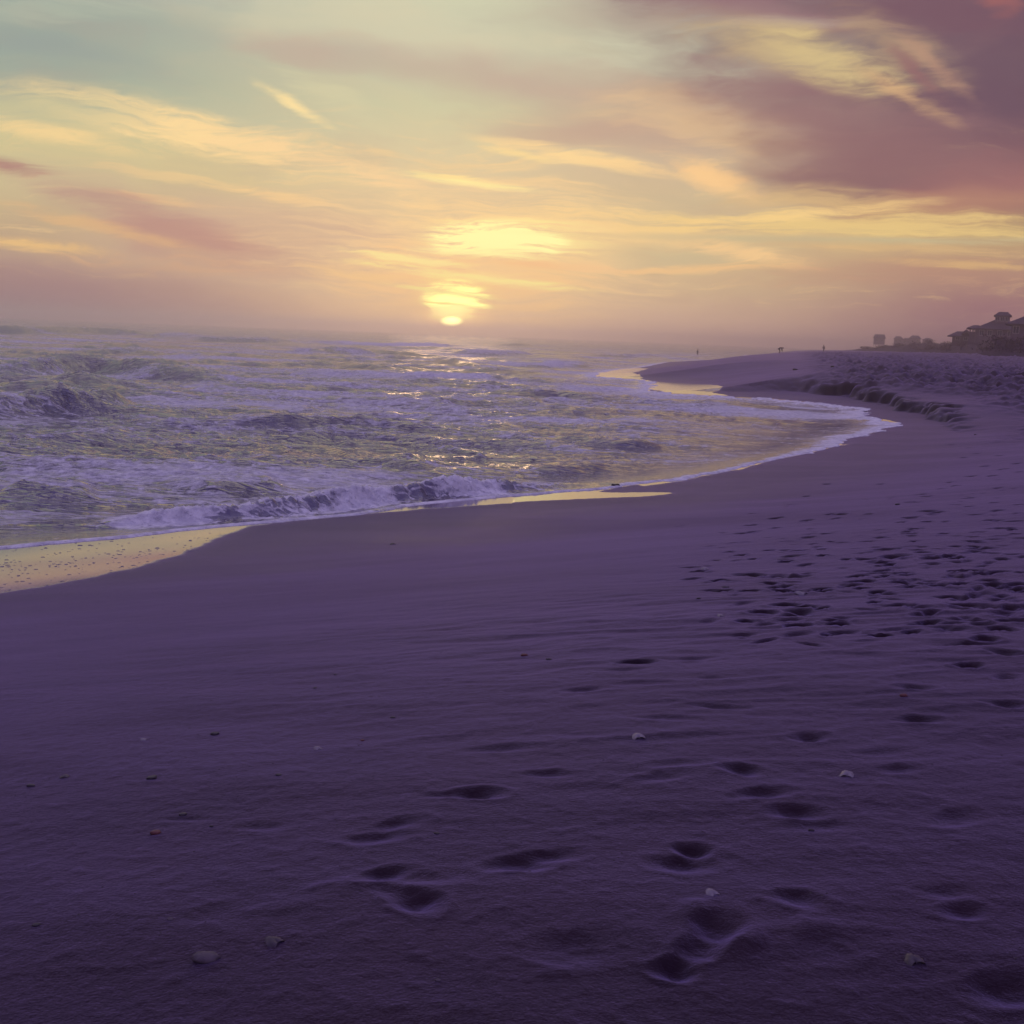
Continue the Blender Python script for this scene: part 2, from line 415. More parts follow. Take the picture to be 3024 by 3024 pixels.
# ------------------------------------------------------------------ footprints and hollows
# (photo column, row, length m, width m, depth m, heading deg)
FP = []
def fp(px, py, L, Wd, D, a): 
    x, y = hit(px, py); FP.append((x, y, L, Wd * 1.15, D * .47, R(a)))
for a in [(2115, 2762, .18, .13, .036, 42), (1995, 2866, .12, .10, .036, 12), (2065, 2812, .18, .10, .030, 40),
          (1140, 2600, .17, .10, .030, 15), (1225, 2680, .16, .12, .040, -35), (1190, 2650, .24, .09, .02, -35), (1250, 2600, .26, .10, .014, 10), (1530, 2565, .22, .12, .030, 20),
          (1620, 2530, .22, .09, .018, 15), (2050, 2515, .11, .11, .040, 70), (2010, 2560, .20, .12, .026, -25), (1410, 2355, .20, .11, .040, 5), (1330, 2360, .24, .07, .014, 0),
          (1120, 2480, .20, .10, .022, 20), (1160, 2440, .22, .08, .018, 25), (1060, 2490, .14, .08, .014, 0), (2190, 2280, .16, .12, .036, -20), (2250, 2350, .22, .10, .028, 20), (2345, 2405, .18, .12, .036, 5),
          (2385, 2180, .16, .12, .034, 15), (2710, 2135, .17, .11, .030, 10), (2700, 2040, .17, .12, .030, 0), (2970, 2000, .16, .11, .034, 15), (2970, 2090, .20, .11, .034, -25),
          (2350, 2665, .16, .10, .022, -20), (2820, 2435, .20, .12, .018, 20), (2840, 2710, .13, .09, .022, 10), (2790, 2640, .17, .09, .012, 0), (1700, 2800, .28, .18, .018, 10), (1660, 2850, .16, .10, .010, 0),
          (1960, 2310, .30, .10, .014, 20), (2000, 2270, .28, .09, .012, 10), (2610, 2230, .24, .10, .012, 0), (2650, 2285, .16, .10, .014, 0), (1720, 2045, .24, .09, .018, 5),
          (1480, 2220, .34, .10, .014, 12), (1620, 2290, .22, .08, .014, 0), (1950, 2130, .34, .08, .014, -18), (2120, 2090, .30, .07, .016, -22), (1850, 1990, .30, .08, .014, 0), (2050, 1950, .26, .10, .020, 15),
          (2100, 2010, .22, .08, .014, 5), (2420, 2440, .3, .1, .012, 10), (780, 2450, .20, .07, .010, 5), (550, 2425, .22, .05, .008, 0), (620, 2725, .28, .12, .006, 15), (850, 2680, .40, .10, -.007, 20), (1000, 2640, .40, .11, -.007, 18),
          (2450, 2810, .3, .14, .010, 30), (2400, 2750, .22, .12, -.012, 20), (2860, 1910, .40, .09, .030, 3), (2960, 2930, .22, .14, .03, 20), (2050, 2700, .2, .1, -.014, 30), (2220, 2790, .26, .09, -.016, 50)]: fp(*a)
# the trampled patch, read off the photograph (x, y, width in px)
tr = [(2168, 1604, 40), (2200, 1575, 75), (2110, 1655, 40), (2150, 1632, 40), (2185, 1640, 50), (2225, 1652, 22), (2225, 1570, 50), (2290, 1560, 40), (2330, 1600, 60), (2390, 1587, 70), (2440, 1577, 40), (2452, 1601, 28),
      (2425, 1622, 36), (2340, 1645, 90), (2320, 1662, 50), (2428, 1644, 40), (2350, 1628, 50), (2270, 1625, 40), (2290, 1705, 110), (2350, 1705, 90), (2275, 1725, 45), (2220, 1700, 110), (2310, 1748, 50), (2360, 1752, 60),
      (2430, 1748, 60), (2120, 1718, 50), (2060, 1690, 60), (2215, 1750, 70), (2605, 1588, 36), (2695, 1601, 46), (2620, 1625, 90), (2555, 1655, 60), (2640, 1645, 90), (2600, 1662, 70), (2610, 1672, 60), (2625, 1668, 50), (2530, 1705, 70),
      (2600, 1708, 50), (2615, 1704, 50), (2555, 1720, 40), (2590, 1752, 60), (2580, 1785, 60), (2650, 1797, 90), (2545, 1740, 50), (2750, 1812, 80), (2745, 1840, 60), (2800, 1765, 90), (2950, 1774, 60), (2960, 1820, 50), (2970, 1836, 60),
      (2960, 1650, 55), (2820, 1615, 50), (2870, 1586, 60), (2900, 1620, 80), (2760, 1648, 90), (2820, 1648, 60), (2815, 1688, 45), (2880, 1688, 60), (2760, 1732, 60), (2780, 1730, 40), (2975, 1735, 50), (3000, 1740, 40), (2990, 1564, 34),
      (2990, 1540, 60), (2870, 1600, 60), (2690, 1530, 50), (2688, 1482, 46), (2735, 1541, 40), (2680, 1570, 40), (2700, 1562, 50), (2740, 1510, 60), (2765, 1515, 50), (2865, 1495, 50), (2880, 1458, 50), (2860, 1472, 40),
      (2945, 1441, 60), (2720, 1460, 40), (2735, 1466, 50), (2700, 1484, 40), (2820, 1435, 40), (2805, 1425, 30), (2845, 1352, 40), (2865, 1407, 40), (2905, 1378, 46), (2862, 1323, 40), (2810, 1314, 36), (2880, 1341, 40), (2950, 1346, 36),
      (3000, 1370, 40), (2960, 1386, 40), (2930, 1405, 40), (3010, 1490, 40), (2330, 1490, 34), (2330, 1495, 30), (2380, 1466, 30), (2425, 1740, 40), (2480, 1520, 50), (2450, 1520, 40), (2380, 1538, 60), (2290, 1530, 50), (2215, 1552, 50),
      (2545, 1476, 30), (2440, 1430, 30), (2600, 1430, 30), (2570, 1485, 20), (2320, 1790, 90), (2360, 1810, 110), (2250, 1815, 90), (2420, 1800, 60), (2470, 1845, 60), (2450, 1880, 70), (2690, 1870, 60), (2350, 1850, 80), (2600, 1880, 60), (2200, 1840, 60)]
for x_, y_, w_ in tr:
    x, y = hit(x_, y_); rr = math.hypot(x, y)
    L = min(.34, max(.14, w_ * rr / F * 1.05))
    FP.append((x, y, L, L * random.uniform(.60, .85), random.uniform(.034, .058), R(random.gauss(8, 24))))
for _ in range(130):
    px_, py_ = 3024 - abs(random.gauss(0, 400)), random.gauss(1620, 150)
    if px_ < 2700 and py_ < 1440: continue
    x, y = hit(px_, py_)
    FP.append((x, y, random.uniform(.14, .26), random.uniform(.09, .16), random.uniform(.018, .04), R(random.gauss(5, 28))))
for _ in range(150):        # weaker scuffs between them and on the far plateau
    px_, py_ = random.uniform(2080, 3024), random.triangular(1460, 1960, 1640)
    x, y = hit(px_, py_)
    FP.append((x, y, random.uniform(.12, .3), random.uniform(.06, .10), random.uniform(.006, .02), R(random.gauss(8, 30))))
for _ in range(520):
    px_, py_ = random.uniform(2520, 3200), random.uniform(1095, 1330)
    x, y = hit(px_, py_)
    sdv = float(shore(np.array([x]), np.array([y]))[0][0])
    if sdv < 9: continue
    FP.append((x, y, random.uniform(.3, .6), random.uniform(.2, .34), random.uniform(.07, .14), R(random.gauss(0, 50))))
for _ in range(60):         # outside the picture too
    a = R(random.choice([random.uniform(30, 90), random.uniform(-60, -30)])); rr = random.uniform(3, 14)
    FP.append((rr * math.sin(a), rr * math.cos(a), random.uniform(.2, .28), .1, random.uniform(.02, .04), R(random.uniform(0, 180))))

def apply_fp(x, y, z, idx_grid=None):
    acc = np.zeros_like(z)
    for (cx, cy, L, Wd, D, a) in FP:
        rad = L * 1.35
        k = idx_grid(cx, cy, rad)
        if k is None: continue
        X, Y = x[k] - cx, y[k] - cy
        c, s = math.cos(a), math.sin(a)
        u = (X * c + Y * s) / (L * .5); v = (-X * s + Y * c) / (Wd * .5)
        # a heel and a broader ball of the foot, slightly waisted
        v = v * (1.12 - .22 * np.tanh(u * 1.5)) ; v = v + .18 * np.sin(u * 1.8 + cx * 7)
        q = np.sqrt(u * u + v * v) * (1 + .12 * perlin(X * 11 + cx, Y * 11 + cy, 5))
        dent = -D * (1 - sstep(q, .15, 1.22)) * (1 + .25 * np.cos(u * 3.6))
        rim = abs(D) * .12 * np.exp(-((q - 1.3) / .22) ** 2) * (1 + .9 * perlin(X * 9 + 3, Y * 9 + cy, 6) + .3 * perlin(X * 38, Y * 38, 9)) * (1. if D > 0 else 0)
        z[k] += rim
        acc[k] = np.cbrt(acc[k] ** 3 + np.maximum(-dent, 0) ** 3)
        if D < 0: z[k] += dent
    return z - acc

def sand_h(x, y, idx_grid=None, sd=None):
    if sd is None: sd, _ = shore(x, y)
    z = base_h(x, y, sd)
    r = np.hypot(x, y)
    # wind and water-smoothed undulation: calm by the swash, stronger up the beach
    up_ = sstep(sd, 5, 13) * sstep(sd, -1, 2)
    w1 = fbm(x * .55 + .3 * y, y * 1.0, 3, 20)
    s2 = fbm(x * 1.5 + .5 * y + .8 * w1, y * 2.7 - .6 * x + 1.2 * w1, 4, 24, .55)
    up2 = .02 + .42 * sstep(x + .12 * y, .2, 2.2)
    z = z + up_ * (.020 * w1 + .012 * up2 * s2 * sstep(r, 160, 30)) + .003 * fbm(x * .8, y * 2.2, 3, 27) * sstep(sd, 3.5, 6)
    patch = np.exp(-((x - 1.6) / 2.6) ** 2 - ((y - 6.4) / 2.8) ** 2)
    rid = 1 - np.abs(fbm(x * 1.0 + .25 * y, y * 3.1 - .4 * x + .9 * w1, 3, 31)) * 2.2
    z = z + .013 * patch * rid
    # crust crumbs
    z = z + up_ * .004 * np.maximum(fbm(x * 14, y * 14, 2, 33), 0) * sstep(r, 14, 5)
    # trampled far plateau
    plat = sstep(sd, 3.5, 9) * sstep(y, 30, 46) * sstep(x - .22 * y, 1, 6) * sstep(r, 420, 120)
    z = z + plat * (.42 * fbm(x * .8, y * .5, 3, 35) + .50 * (np.abs(fbm(x * 1.7, y * 1.2, 3, 37)) - .12))
    if idx_grid is not None: z = apply_fp(x, y, z, idx_grid)
    return z

# ------------------------------------------------------------------ polar sheets
def polar(angs, rads):
    A, Q = np.meshgrid(angs, rads)          # rows = radii
    return (Q * np.sin(A)), (Q * np.cos(A))
def grid_mesh(name, X, Y, Z, attrs, mat, closed=False, keep=None):
    nr, na = X.shape
    co = np.stack([X, Y, Z], -1).reshape(-1, 3).astype(np.float32)
    i = np.arange(nr - 1)[:, None] * na + np.arange(na - 1)[None]
    q = np.stack([i, i + 1, i + 1 + na, i + na], -1)
    q = q[:, :, ::-1].reshape(-1, 4)
    if closed:
        j = np.arange(nr - 1) * na + na - 1
        qc = np.stack([j, j - na + 1, j + 1, j + na], -1)[:, ::-1]
        q = np.concatenate([q, qc])
    if keep is not None:
        kk = keep.reshape(-1)
        q = q[kk[q].any(1)]
        used = np.zeros(len(co), bool); used[q.reshape(-1)] = True
        remap = np.cumsum(used) - 1
        q = remap[q]; co = co[used]
        attrs = {k: v.reshape(-1)[used] for k, v in attrs.items()}
    me = bpy.data.meshes.new(name)
    me.vertices.add(len(co)); me.vertices.foreach_set('co', co.reshape(-1))
    me.loops.add(len(q) * 4); me.loops.foreach_set('vertex_index', q.reshape(-1).astype(np.int32))
    me.polygons.add(len(q))
    me.polygons.foreach_set('loop_start', (np.arange(len(q)) * 4).astype(np.int32))
    me.polygons.foreach_set('use_smooth', np.ones(len(q), bool))
    for k, v in attrs.items():
        a = me.attributes.new(k, 'FLOAT', 'POINT'); a.data.foreach_set('value', v.reshape(-1).astype(np.float32))
    me.update(calc_edges=True)
    return link(name, me, mat)
def radii(r0, r1, n, p):
    """ring spacing proportional to r**p"""
    u = np.linspace(0, 1, n)
    if p == 1: return r0 * (r1 / r0) ** u
    e = 1 - p
    return (r0 ** e + (r1 ** e - r0 ** e) * u) ** (1 / e)
FAN = 29.
def angles(fine):
    a = np.concatenate([np.arange(-180, -FAN, 3.), np.arange(-FAN, FAN, fine), np.arange(FAN, 180, 3.)])
    return np.radians(a)

# ------------------------------------------------------------------ materials
DIM[0] = '3D'
def material(name):
    mt = bpy.data.materials.new(name); mt.use_nodes = True
    N = NT(mt.node_tree); N.n.clear()
    o = N.new('ShaderNodeOutputMaterial'); p = N.new('ShaderNodeBsdfPrincipled')
    N.l.new(p.outputs[0], o.inputs[0])
    return mt, N, p
def plain(name, c, rough=.8, var=.25, scale=6., bump=.3, dist=.01, spec=.3):
    mt, N, p = material(name)
    t = N.new('ShaderNodeTexCoord')
    n = N.noise(t.outputs['Object'], scale, 5., .6)
    cc = N.mix(N.rng(n, .3, .7), tuple(v * (1 - var) for v in c[:3]) + (1,), tuple(min(1, v * (1 + var)) for v in c[:3]) + (1,))
    N.put(p.inputs['Base Color'], cc); p.inputs['Roughness'].default_value = rough
    p.inputs['Specular IOR Level'].default_value = spec
    b = N.new('ShaderNodeBump'); b.inputs['Strength'].default_value = bump; b.inputs['Distance'].default_value = dist
    N.put(b.inputs['Height'], N.noise(t.outputs['Object'], scale * 4, 4., .6)); N.put(p.inputs['Normal'], b.outputs[0])
    return mt

def sand_material():
    mt, N, p = material('beach_sand')
    t = N.new('ShaderNodeTexCoord'); v = t.outputs['Object']
    wet = N.attr('wet'); damp = N.attr('damp')
    grain = N.noise(v, 420., 2., .7); mott = N.noise(v, 1.6, 5., .6); med = N.noise(v, 26., 4., .6)
    c = N.mix(N.rng(mott, .3, .7), (.014, .004, .008, 1), (.024, .009, .015, 1))
    c = N.mix(N.math('MULTIPLY', N.rng(med, .35, .75), .25), c, (.018, .010, .014, 1))
    c = N.mix(N.math('MULTIPLY', N.rng(grain, .55, .75), .45), c, (.07, .05, .065, 1))
    c = N.mix(N.math('MULTIPLY', N.rng(grain, .45, .28), .45), c, (.05, .035, .05, 1))
    c = N.mix(N.math('MULTIPLY', damp, .62), c, (.014, .008, .011, 1))
    c = N.mix(N.math('MULTIPLY', wet, .9), c, (.17, .115, .17, 1))  # paler violet base on wet sheets: part of the sky's reflection put into colour
    N.put(p.inputs['Base Color'], c)
    wn = N.rng(N.math('ADD', wet, N.math('MULTIPLY', N.math('SUBTRACT', N.noise(v, 5., 4., .6), .5), .35)), .35, .62)
    dry = N.fmix(damp, .62, .46)
    N.put(p.inputs['Roughness'], N.fmix(wn, dry, .07))
    N.put(p.inputs['Specular IOR Level'], N.fmix(wn, .05, .9))
    N.put(p.inputs['IOR'], N.fmix(wn, 1.45, 1.9))
    big = N.noise(N.mapping(v, rot=R(-20), scale=(.35, 1., 1.)), .55, 5., .62)
    coarse = N.noise(v, 150., 3., .75)
    sw = N.math('ADD', N.rng(big, .3, .7, .60, .78), N.math('ADD', N.rng(coarse, .35, .65, -.13, .13), N.rng(grain, .3, .7, -.12, .12)))
    sw = N.math('MULTIPLY', sw, N.fmix(damp, 1., .86))
    N.put(p.inputs['Sheen Weight'], N.math('MULTIPLY', N.math('SUBTRACT', 1., wn), sw)); p.inputs['Sheen Roughness'].default_value = .33; p.inputs['Sheen Tint'].default_value = (.70, .55, 1., 1)
    b = N.new('ShaderNodeBump'); N.put(b.inputs['Strength'], N.fmix(wn, .62, .02)); b.inputs['Distance'].default_value = .006
    hgt = N.math('ADD', N.math('MULTIPLY', grain, .35), N.math('ADD', N.math('MULTIPLY', med, 1.), N.math('MULTIPLY', N.noise(v, 90., 3., .6), .6)))
    N.put(b.inputs['Height'], hgt); N.put(p.inputs['Normal'], b.outputs[0])
    return mt
def sea_material():
    mt, N, p = material('sea_water')
    t = N.new('ShaderNodeTexCoord'); v = t.outputs['Object']
    foam = N.attr('foam'); dist = N.attr('dist'); calm = N.attr('calm')
    st = N.mapping(v, rot=R(-6), scale=(.40, 1.0, 1.))
    warp = N.vmath('ADD', st, N.vmath('MULTIPLY', N.vmath('SUBTRACT', N.noise(st, .9, 3., .6, color=True), (.5, .5, .5)), (1.4, 1.0, 0)))
    n1 = N.noise(warp, 2.6, 8., .72)
    n2 = N.noise(warp, .32, 4., .6)
    # lacy foam: thin ridges around bubbles of clear water
    vor = N.new('ShaderNodeTexVoronoi', feature='DISTANCE_TO_EDGE'); N.put(vor.inputs['Vector'], warp); vor.inputs['Scale'].default_value = 3.6
    lace = N.rng(vor.outputs['Distance'], .16, .0)
    thr = N.math('SUBTRACT', 1.02, foam)
    src = N.math('ADD', N.math('MULTIPLY', n1, 1.12), N.math('ADD', N.math('MULTIPLY', n2, .18), N.math('MULTIPLY', lace, .16)))
    f = N.rng(N.math('SUBTRACT', src, N.math('MULTIPLY', thr, 1.05)), -.02, .11)
    f = N.math('MULTIPLY', f, N.rng(foam, .02, .12))
    fine = N.noise(N.mapping(v, rot=R(-6), scale=(.6, 1.15, 1.)), 7.5, 5., .72)
    f = N.math('MULTIPLY', f, N.rng(N.math('ADD', fine, N.math('MULTIPLY', foam, .22)), .46, .66, .30, 1.))
    wc = N.mix(N.rng(n2, .3, .7), (.034, .017, .050, 1), (.062, .036, .085, 1))
    N.put(p.inputs['Base Color'], N.mix(f, wc, N.mix(N.rng(N.noise(v, 4., 4., .65), .35, .65), (.66, .63, .62, 1), (.96, .93, .86, 1))))
    N.put(p.inputs['Roughness'], N.fmix(f, N.fmix(N.rng(dist, 20, 400, kind='LINEAR'), .07, .22), .75))
    N.put(p.inputs['Specular IOR Level'], N.fmix(f, .55, .25)); p.inputs['IOR'].default_value = 1.9
    b = N.new('ShaderNodeBump'); b.inputs['Distance'].default_value = .072
    N.put(b.inputs['Strength'], N.fmix(calm, 1., .12))
    st2 = N.mapping(v, rot=R(-4), scale=(.5, 1.25, 1.))
    def ridges(vec, sc, det, pw):
        a = N.noise(vec, sc, det, .55, .5)
        a = N.math('SUBTRACT', 1., N.math('MULTIPLY', N.math('ABSOLUTE', N.math('SUBTRACT', a, .5)), 5.), clamp=True)
        return N.math('POWER', a, pw)
    st3 = N.mapping(v, rot=R(-7), scale=(.32, 1.25, 1.)); st4 = N.mapping(v, rot=R(9), scale=(.40, 1.3, 1.))
    rip = N.math('ADD', ridges(st3, 1.5, 3., 1.6), N.math('ADD', N.math('MULTIPLY', ridges(st4, 3.6, 3., 1.6), .5), N.math('MULTIPLY', N.noise(st2, 11., 3., .6), .22)))
    N.put(b.inputs['Height'], N.math('ADD', rip, N.math('MULTIPLY', f, .25)))
    b2 = N.new('ShaderNodeBump'); b2.inputs['Distance'].default_value = .07; N.put(b2.inputs['Strength'], N.math('MULTIPLY', f, .9))
    N.put(b2.inputs['Height'], N.noise(v, 11., 5., .7)); N.put(b2.inputs['Normal'], b.outputs[0])
    N.put(p.inputs['Normal'], b2.outputs[0])
    return mt
M_SAND = sand_material(); M_SEA = sea_material()

# ------------------------------------------------------------------ sand
angs = angles(.085); rads = np.concatenate([[.0, .4, .8, 1.2, 1.6], radii(2.0, 24., 700, 1.0), radii(24.1, 430, 600, 1.45), np.geomspace(440, 2500, 26)])
X, Y = polar(angs, rads)
sd, _ = shore(X.ravel(), Y.ravel()); sd = sd.reshape(X.shape)
NA = len(angs)
def idx_grid(cx, cy, rad):
    r = math.hypot(cx, cy); a = math.atan2(cx, cy); da = math.asin(min(.95, rad / max(r, rad + .01)))
    i0, i1 = np.searchsorted(rads, [r - rad, r + rad]); j0, j1 = np.searchsorted(angs, [a - da, a + da])
    if i1 <= i0 or j1 <= j0: return None
    ii, jj = np.meshgrid(np.arange(i0, min(i1, len(rads))), np.arange(j0, min(j1, NA)), indexing='ij')
    return (ii * NA + jj).ravel()
Z = sand_h(X.ravel(), Y.ravel(), idx_grid, sd.ravel()).reshape(X.shape)
wet = wetness(X.ravel(), Y.ravel(), sd.ravel()).reshape(X.shape)
wet = np.where(sd < .02, 1., wet)
dampn = fbm(X.ravel() * .5, Y.ravel() * .9, 4, 71).reshape(X.shape)
damp = np.clip(sstep(sd + 2.2 * dampn, 6.5, 1.5), 0, 1)
Z = Z - .0 * wet
Z_SAND = Z
keep = sd > -9
sand = grid_mesh('sand', X, Y, Z, {'wet': wet, 'damp': damp}, M_SAND, closed=True, keep=keep)
tag(sand, kind='structure', label='purple grey sand beach with footprints and a small erosion scarp')

# ------------------------------------------------------------------ sea
SEA_R = 2500.
# breakers: crest line in photo pixels at still-water level, height m, front width, back width, foam 0..1
BR = [([(-260, 978), (0, 984), (120, 985), (260, 985), (400, 988), (470, 992)], 1.5, 5.0, 8, .2),
      ([(380, 992), (520, 999), (620, 1008), (760, 1012), (880, 1013)], 1.05, 4, 8, .55),
      ([(880, 1016), (1000, 1017), (1120, 1023), (1300, 1022), (1420, 1028)], .75, 4, 7, .8),
      ([(-80, 1122), (60, 1110), (160, 1100), (260, 1095), (330, 1100), (430, 1112), (540, 1128), (680, 1144)], .95, 1.6, 3.4, .35),
      ([(-260, 1248), (0, 1238), (140, 1230), (260, 1216), (420, 1200)], .62, .9, 2.0, .4),
      ([(900, 1048), (960, 1046), (1010, 1050)], .65, 2.5, 5, .2), ([(1040, 1050), (1098, 1047), (1200, 1055)], .65, 2.5, 5, .3),
      ([(1320, 1045), (1440, 1050), (1570, 1050)], .7, 3, 5, .6), ([(1520, 1022), (1560, 1022)], .8, 4, 6, .1),
      ([(1140, 1122), (1260, 1124), (1380, 1122), (1500, 1128)], .48, 1.6, 3, .9), ([(1420, 1146), (1500, 1146), (1580, 1150)], .3, 1.5, 3, .05),
      ([(1680, 1300), (1760, 1316), (1850, 1322), (1940, 1316)], .30, .7, 1.3, .1), ([(1560, 1398), (1680, 1394), (1800, 1380)], .16, .45, .9, .2),
      ([(1080, 1385), (1120, 1375), (1200, 1392), (1290, 1400)], .20, .6, 1.4, .35), ([(40, 1165), (240, 1150), (400, 1140)], .35, 1.2, 2.5, .2),
      ([(0, 1470), (160, 1478), (300, 1476)], .22, .8, 1.6, .1), ([(560, 1470), (760, 1452), (860, 1450)], .25, .7, 1.5, .15), ([(1600, 1160), (1750, 1155), (1880, 1150)], .3, 1.2, 2.5, .8),
      ([(1560, 1085), (1680, 1080), (1780, 1085)], .4, 2, 4, .7), ([(600, 1075), (720, 1072), (800, 1078)], .4, 1.6, 3, .15), ([(300, 1025), (420, 1030)], .5, 2.5, 5, .2), ([(1700, 1050), (1850, 1055), (1980, 1052)], .6, 3, 5, .6)]
_br = random.Random(21)
for _i in range(15):
    _y = 1035 + 240 * (_i / 15) ** 1.2 + _br.uniform(-8, 8); _x = _br.uniform(-100, 1700) * (1. if _y < 1180 else .8); _w = _br.uniform(170, 480)
    _sl = _br.uniform(-.02, .07); _dd = EYE / max(.004, (_y - 935 - .0384 * _x) / F)
    BR.append(([(_x - _w, _y - _sl * _w), (_x - _w * .3, _y + _br.uniform(-2, 2)), (_x + _w * .4, _y + _br.uniform(-2, 3)), (_x + _w, _y + _sl * _w + .038 * _w)],
               _br.uniform(.16, .30) * min(1.6, (_dd / 40) ** .5), .55 * (_dd / 25) ** .6, 1.3 * (_dd / 25) ** .6, _br.choice([.1, .2, .3, .75])))
# the shorebreak bore close to the swash
BORE = [gp(px, py, .12) for px, py in [(270, 1535), (360, 1532), (460, 1530), (600, 1525), (720, 1520), (850, 1508), (970, 1492), (1080, 1480), (1200, 1468), (1330, 1458), (1480, 1446), (1620, 1436), (1740, 1426)]]
BOREH = np.array([.05, .10, .22, .27, .26, .29, .34, .33, .31, .36, .26, .12, .04])

sang = angles(.08); srad = radii(9., SEA_R, 900, 1.4)
X, Y = polar(sang, srad); x, y = X.ravel(), Y.ravel()
sd, _ = shore(x, y); s = -sd
r = np.hypot(x, y)
cell = np.interp(r, (srad[1:] + srad[:-1]) / 2, np.diff(srad))
jx, jy = x + 2.2 * perlin(x * .11, y * .11, 80), y + 2.2 * perlin(x * .11, y * .11, 81)
edge = s + .20 * fbm(x * .9, y * .9, 4, 90) * sstep(r, 15, 30) * 2 + .05 * fbm(x * 3, y * 3, 3, 93) + np.where(y > 40, .9 * fbm(x * .45, y * .45, 3, 95), 0)
shoal = sstep(s, .8, 9)
h = np.zeros_like(x); crest = np.zeros_like(x)
for wl, amp, ang, st_, sdn in [(23., .24, -3, 2.6, 1), (13., .17, 8, 2.4, 2), (7.5, .17, -10, 2.3, 3), (4.2, .19, 14, 2.3, 4), (2.3, .14, -14, 2.2, 5), (1.25, .085, 16, 2.0, 6), (.65, .042, -16, 1.9, 7), (.34, .018, 8, 1.7, 8)]:
    a = R(ang); u = (jx * math.cos(a) + jy * math.sin(a)) / (wl * st_); v_ = (-jx * math.sin(a) + jy * math.cos(a)) / wl
    n_ = perlin(u, v_ + .3 * perlin(u * 2.1, v_ * 1.3, sdn + 50), 100 + sdn)
    rd = (1 - 2.0 * np.abs(n_))                       # sharp crests, round troughs
    lod = sstep(wl / cell, 1.6, 4.5)
    k = amp * (.44 if wl > 1 else .72) * lod * (np.clip(1.15 - 2.6 * np.abs(n_), 0, 1.2) ** 1.8 * 1.25 - .3)
    h += k
    crest += (rd - .25) * (amp / .1) * lod * .25
calm_zone = np.exp(-((x - 10) / 9) ** 2 - ((y - 43) / 11) ** 2)   # the sheltered cove
h = h * shoal * (1 - .5 * calm_zone)
foam = .30 + .42 * fbm(x * .05, y * .12, 4, 120) + .14 * fbm(x * .35, y * .8, 3, 121) + .11 * crest
foam = foam * (1 - .30 * sstep(r, 60, 700))
foam = foam - .10 * calm_zone
for pts, H, wf, wb, fo in BR:
    p = [gp(a, b, 0.) for a, b in pts]
    A = np.array(p); pad = wb * 3.5
    k = np.where((x > A[:, 0].min() - pad) & (x < A[:, 0].max() + pad) & (y > A[:, 1].min() - pad) & (y < A[:, 1].max() + pad))[0]
    if not len(k): continue
    d, par = seg_dist(x[k], y[k], p); L = sum(math.dist(a, b) for a, b in zip(p[:-1], p[1:]))
    ci = np.interp(x[k], A[:, 0], A[:, 1]); front = y[k] < ci + wf * .6 * fbm(x[k] / wb, y[k] / wb, 2, 140)
    env = np.clip(np.sin(np.pi * np.clip(par / L, .02, .98)) * 1.7, 0, 1) * sstep(d, pad, pad * .3)
    env = env * (.85 + .35 * fbm(x[k] / (wb * 4), y[k] * 0 + 1, 3, 141))
    d = d * (1 + .25 * fbm(x[k] / wf * .25, y[k] / wf * .25, 3, 143))
    pr = np.where(front, np.exp(-(d / (wf * .75)) ** 2), np.exp(-(d / wb) ** 2))
    if H < .6: H = H * .75
    h[k] += H * env * pr
    h[k] += H * .16 * env * pr * (1 - 2.2 * np.abs(fbm(x[k] / (.5 + .1 * wf) * .6, y[k] / (.5 + .1 * wf) * 1.3, 3, 155)))
    if fo > .4:                                       # tumbling white water is lumpy
        h[k] += H * .20 * env * np.exp(-(d / wf) ** 2) * fbm(x[k] / wf * 1.6, y[k] / wf * 1.6, 3, 150)
    ff = np.where(front, np.exp(-(d / (wf * 1.6)) ** 2), np.exp(-(d / (wb * .35)) ** 2))
    foam[k] = np.maximum(foam[k], ff * env * fo * 1.05)
    foam[k] -= (1 - fo) * .22 * np.where(front, np.exp(-(d / (wf * 1.2)) ** 2), 0) * env
    h[k] = h[k]
sea_lvl = h
film = .012 + .012 * np.clip(fbm(x * .8, y * .8, 3, 96), 0, 1)
hb = np.where(s > -12, sand_h(x, y, None, sd), 5)
lip = .030 * np.exp(-((edge - .10) / .09) ** 2) * sstep(r, 200, 60)
zf = hb + film * sstep(edge, 0, .12) + lip * .8
kk = np.clip(.5 + .5 * (sea_lvl - zf) / .06, 0, 1)
z = sea_lvl * kk + zf * (1 - kk) + .06 * kk * (1 - kk)
# bore
d, par = seg_dist(x, y, BORE)
k = np.where(d < 3.2)[0]
Lb = np.concatenate([[0], np.cumsum([math.dist(a, b) for a, b in zip(BORE[:-1], BORE[1:])])])
Hb = np.interp(par[k], Lb, BOREH)
cy_ = np.interp(x[k], [p[0] for p in BORE], [p[1] for p in BORE])
fr = (y[k] < cy_)
dk = d[k] + .10 * fbm(x[k] * 1.3, y[k] * 1.3, 3, 160)
pr = np.where(fr, np.exp(-(np.maximum(dk, 0) / .22) ** 2), np.exp(-(np.maximum(dk, 0) / .85) ** 2))
bil = np.abs(fbm(x[k] * 2.2, y[k] * 2.6, 4, 161, .6)); bil2 = np.abs(perlin(x[k] * 7, y[k] * 7, 166))
env = sstep(dk, 1.6, .1)
lump = (.5 - bil * 1.9) * .34 + (.3 - bil2) * .16
z[k] += Hb * pr * (.9 + .28 * fbm(x[k] * .7, y[k] * .7, 2, 170)) + Hb * env * lump * 1.25 * np.exp(-(dk / .55) ** 2)
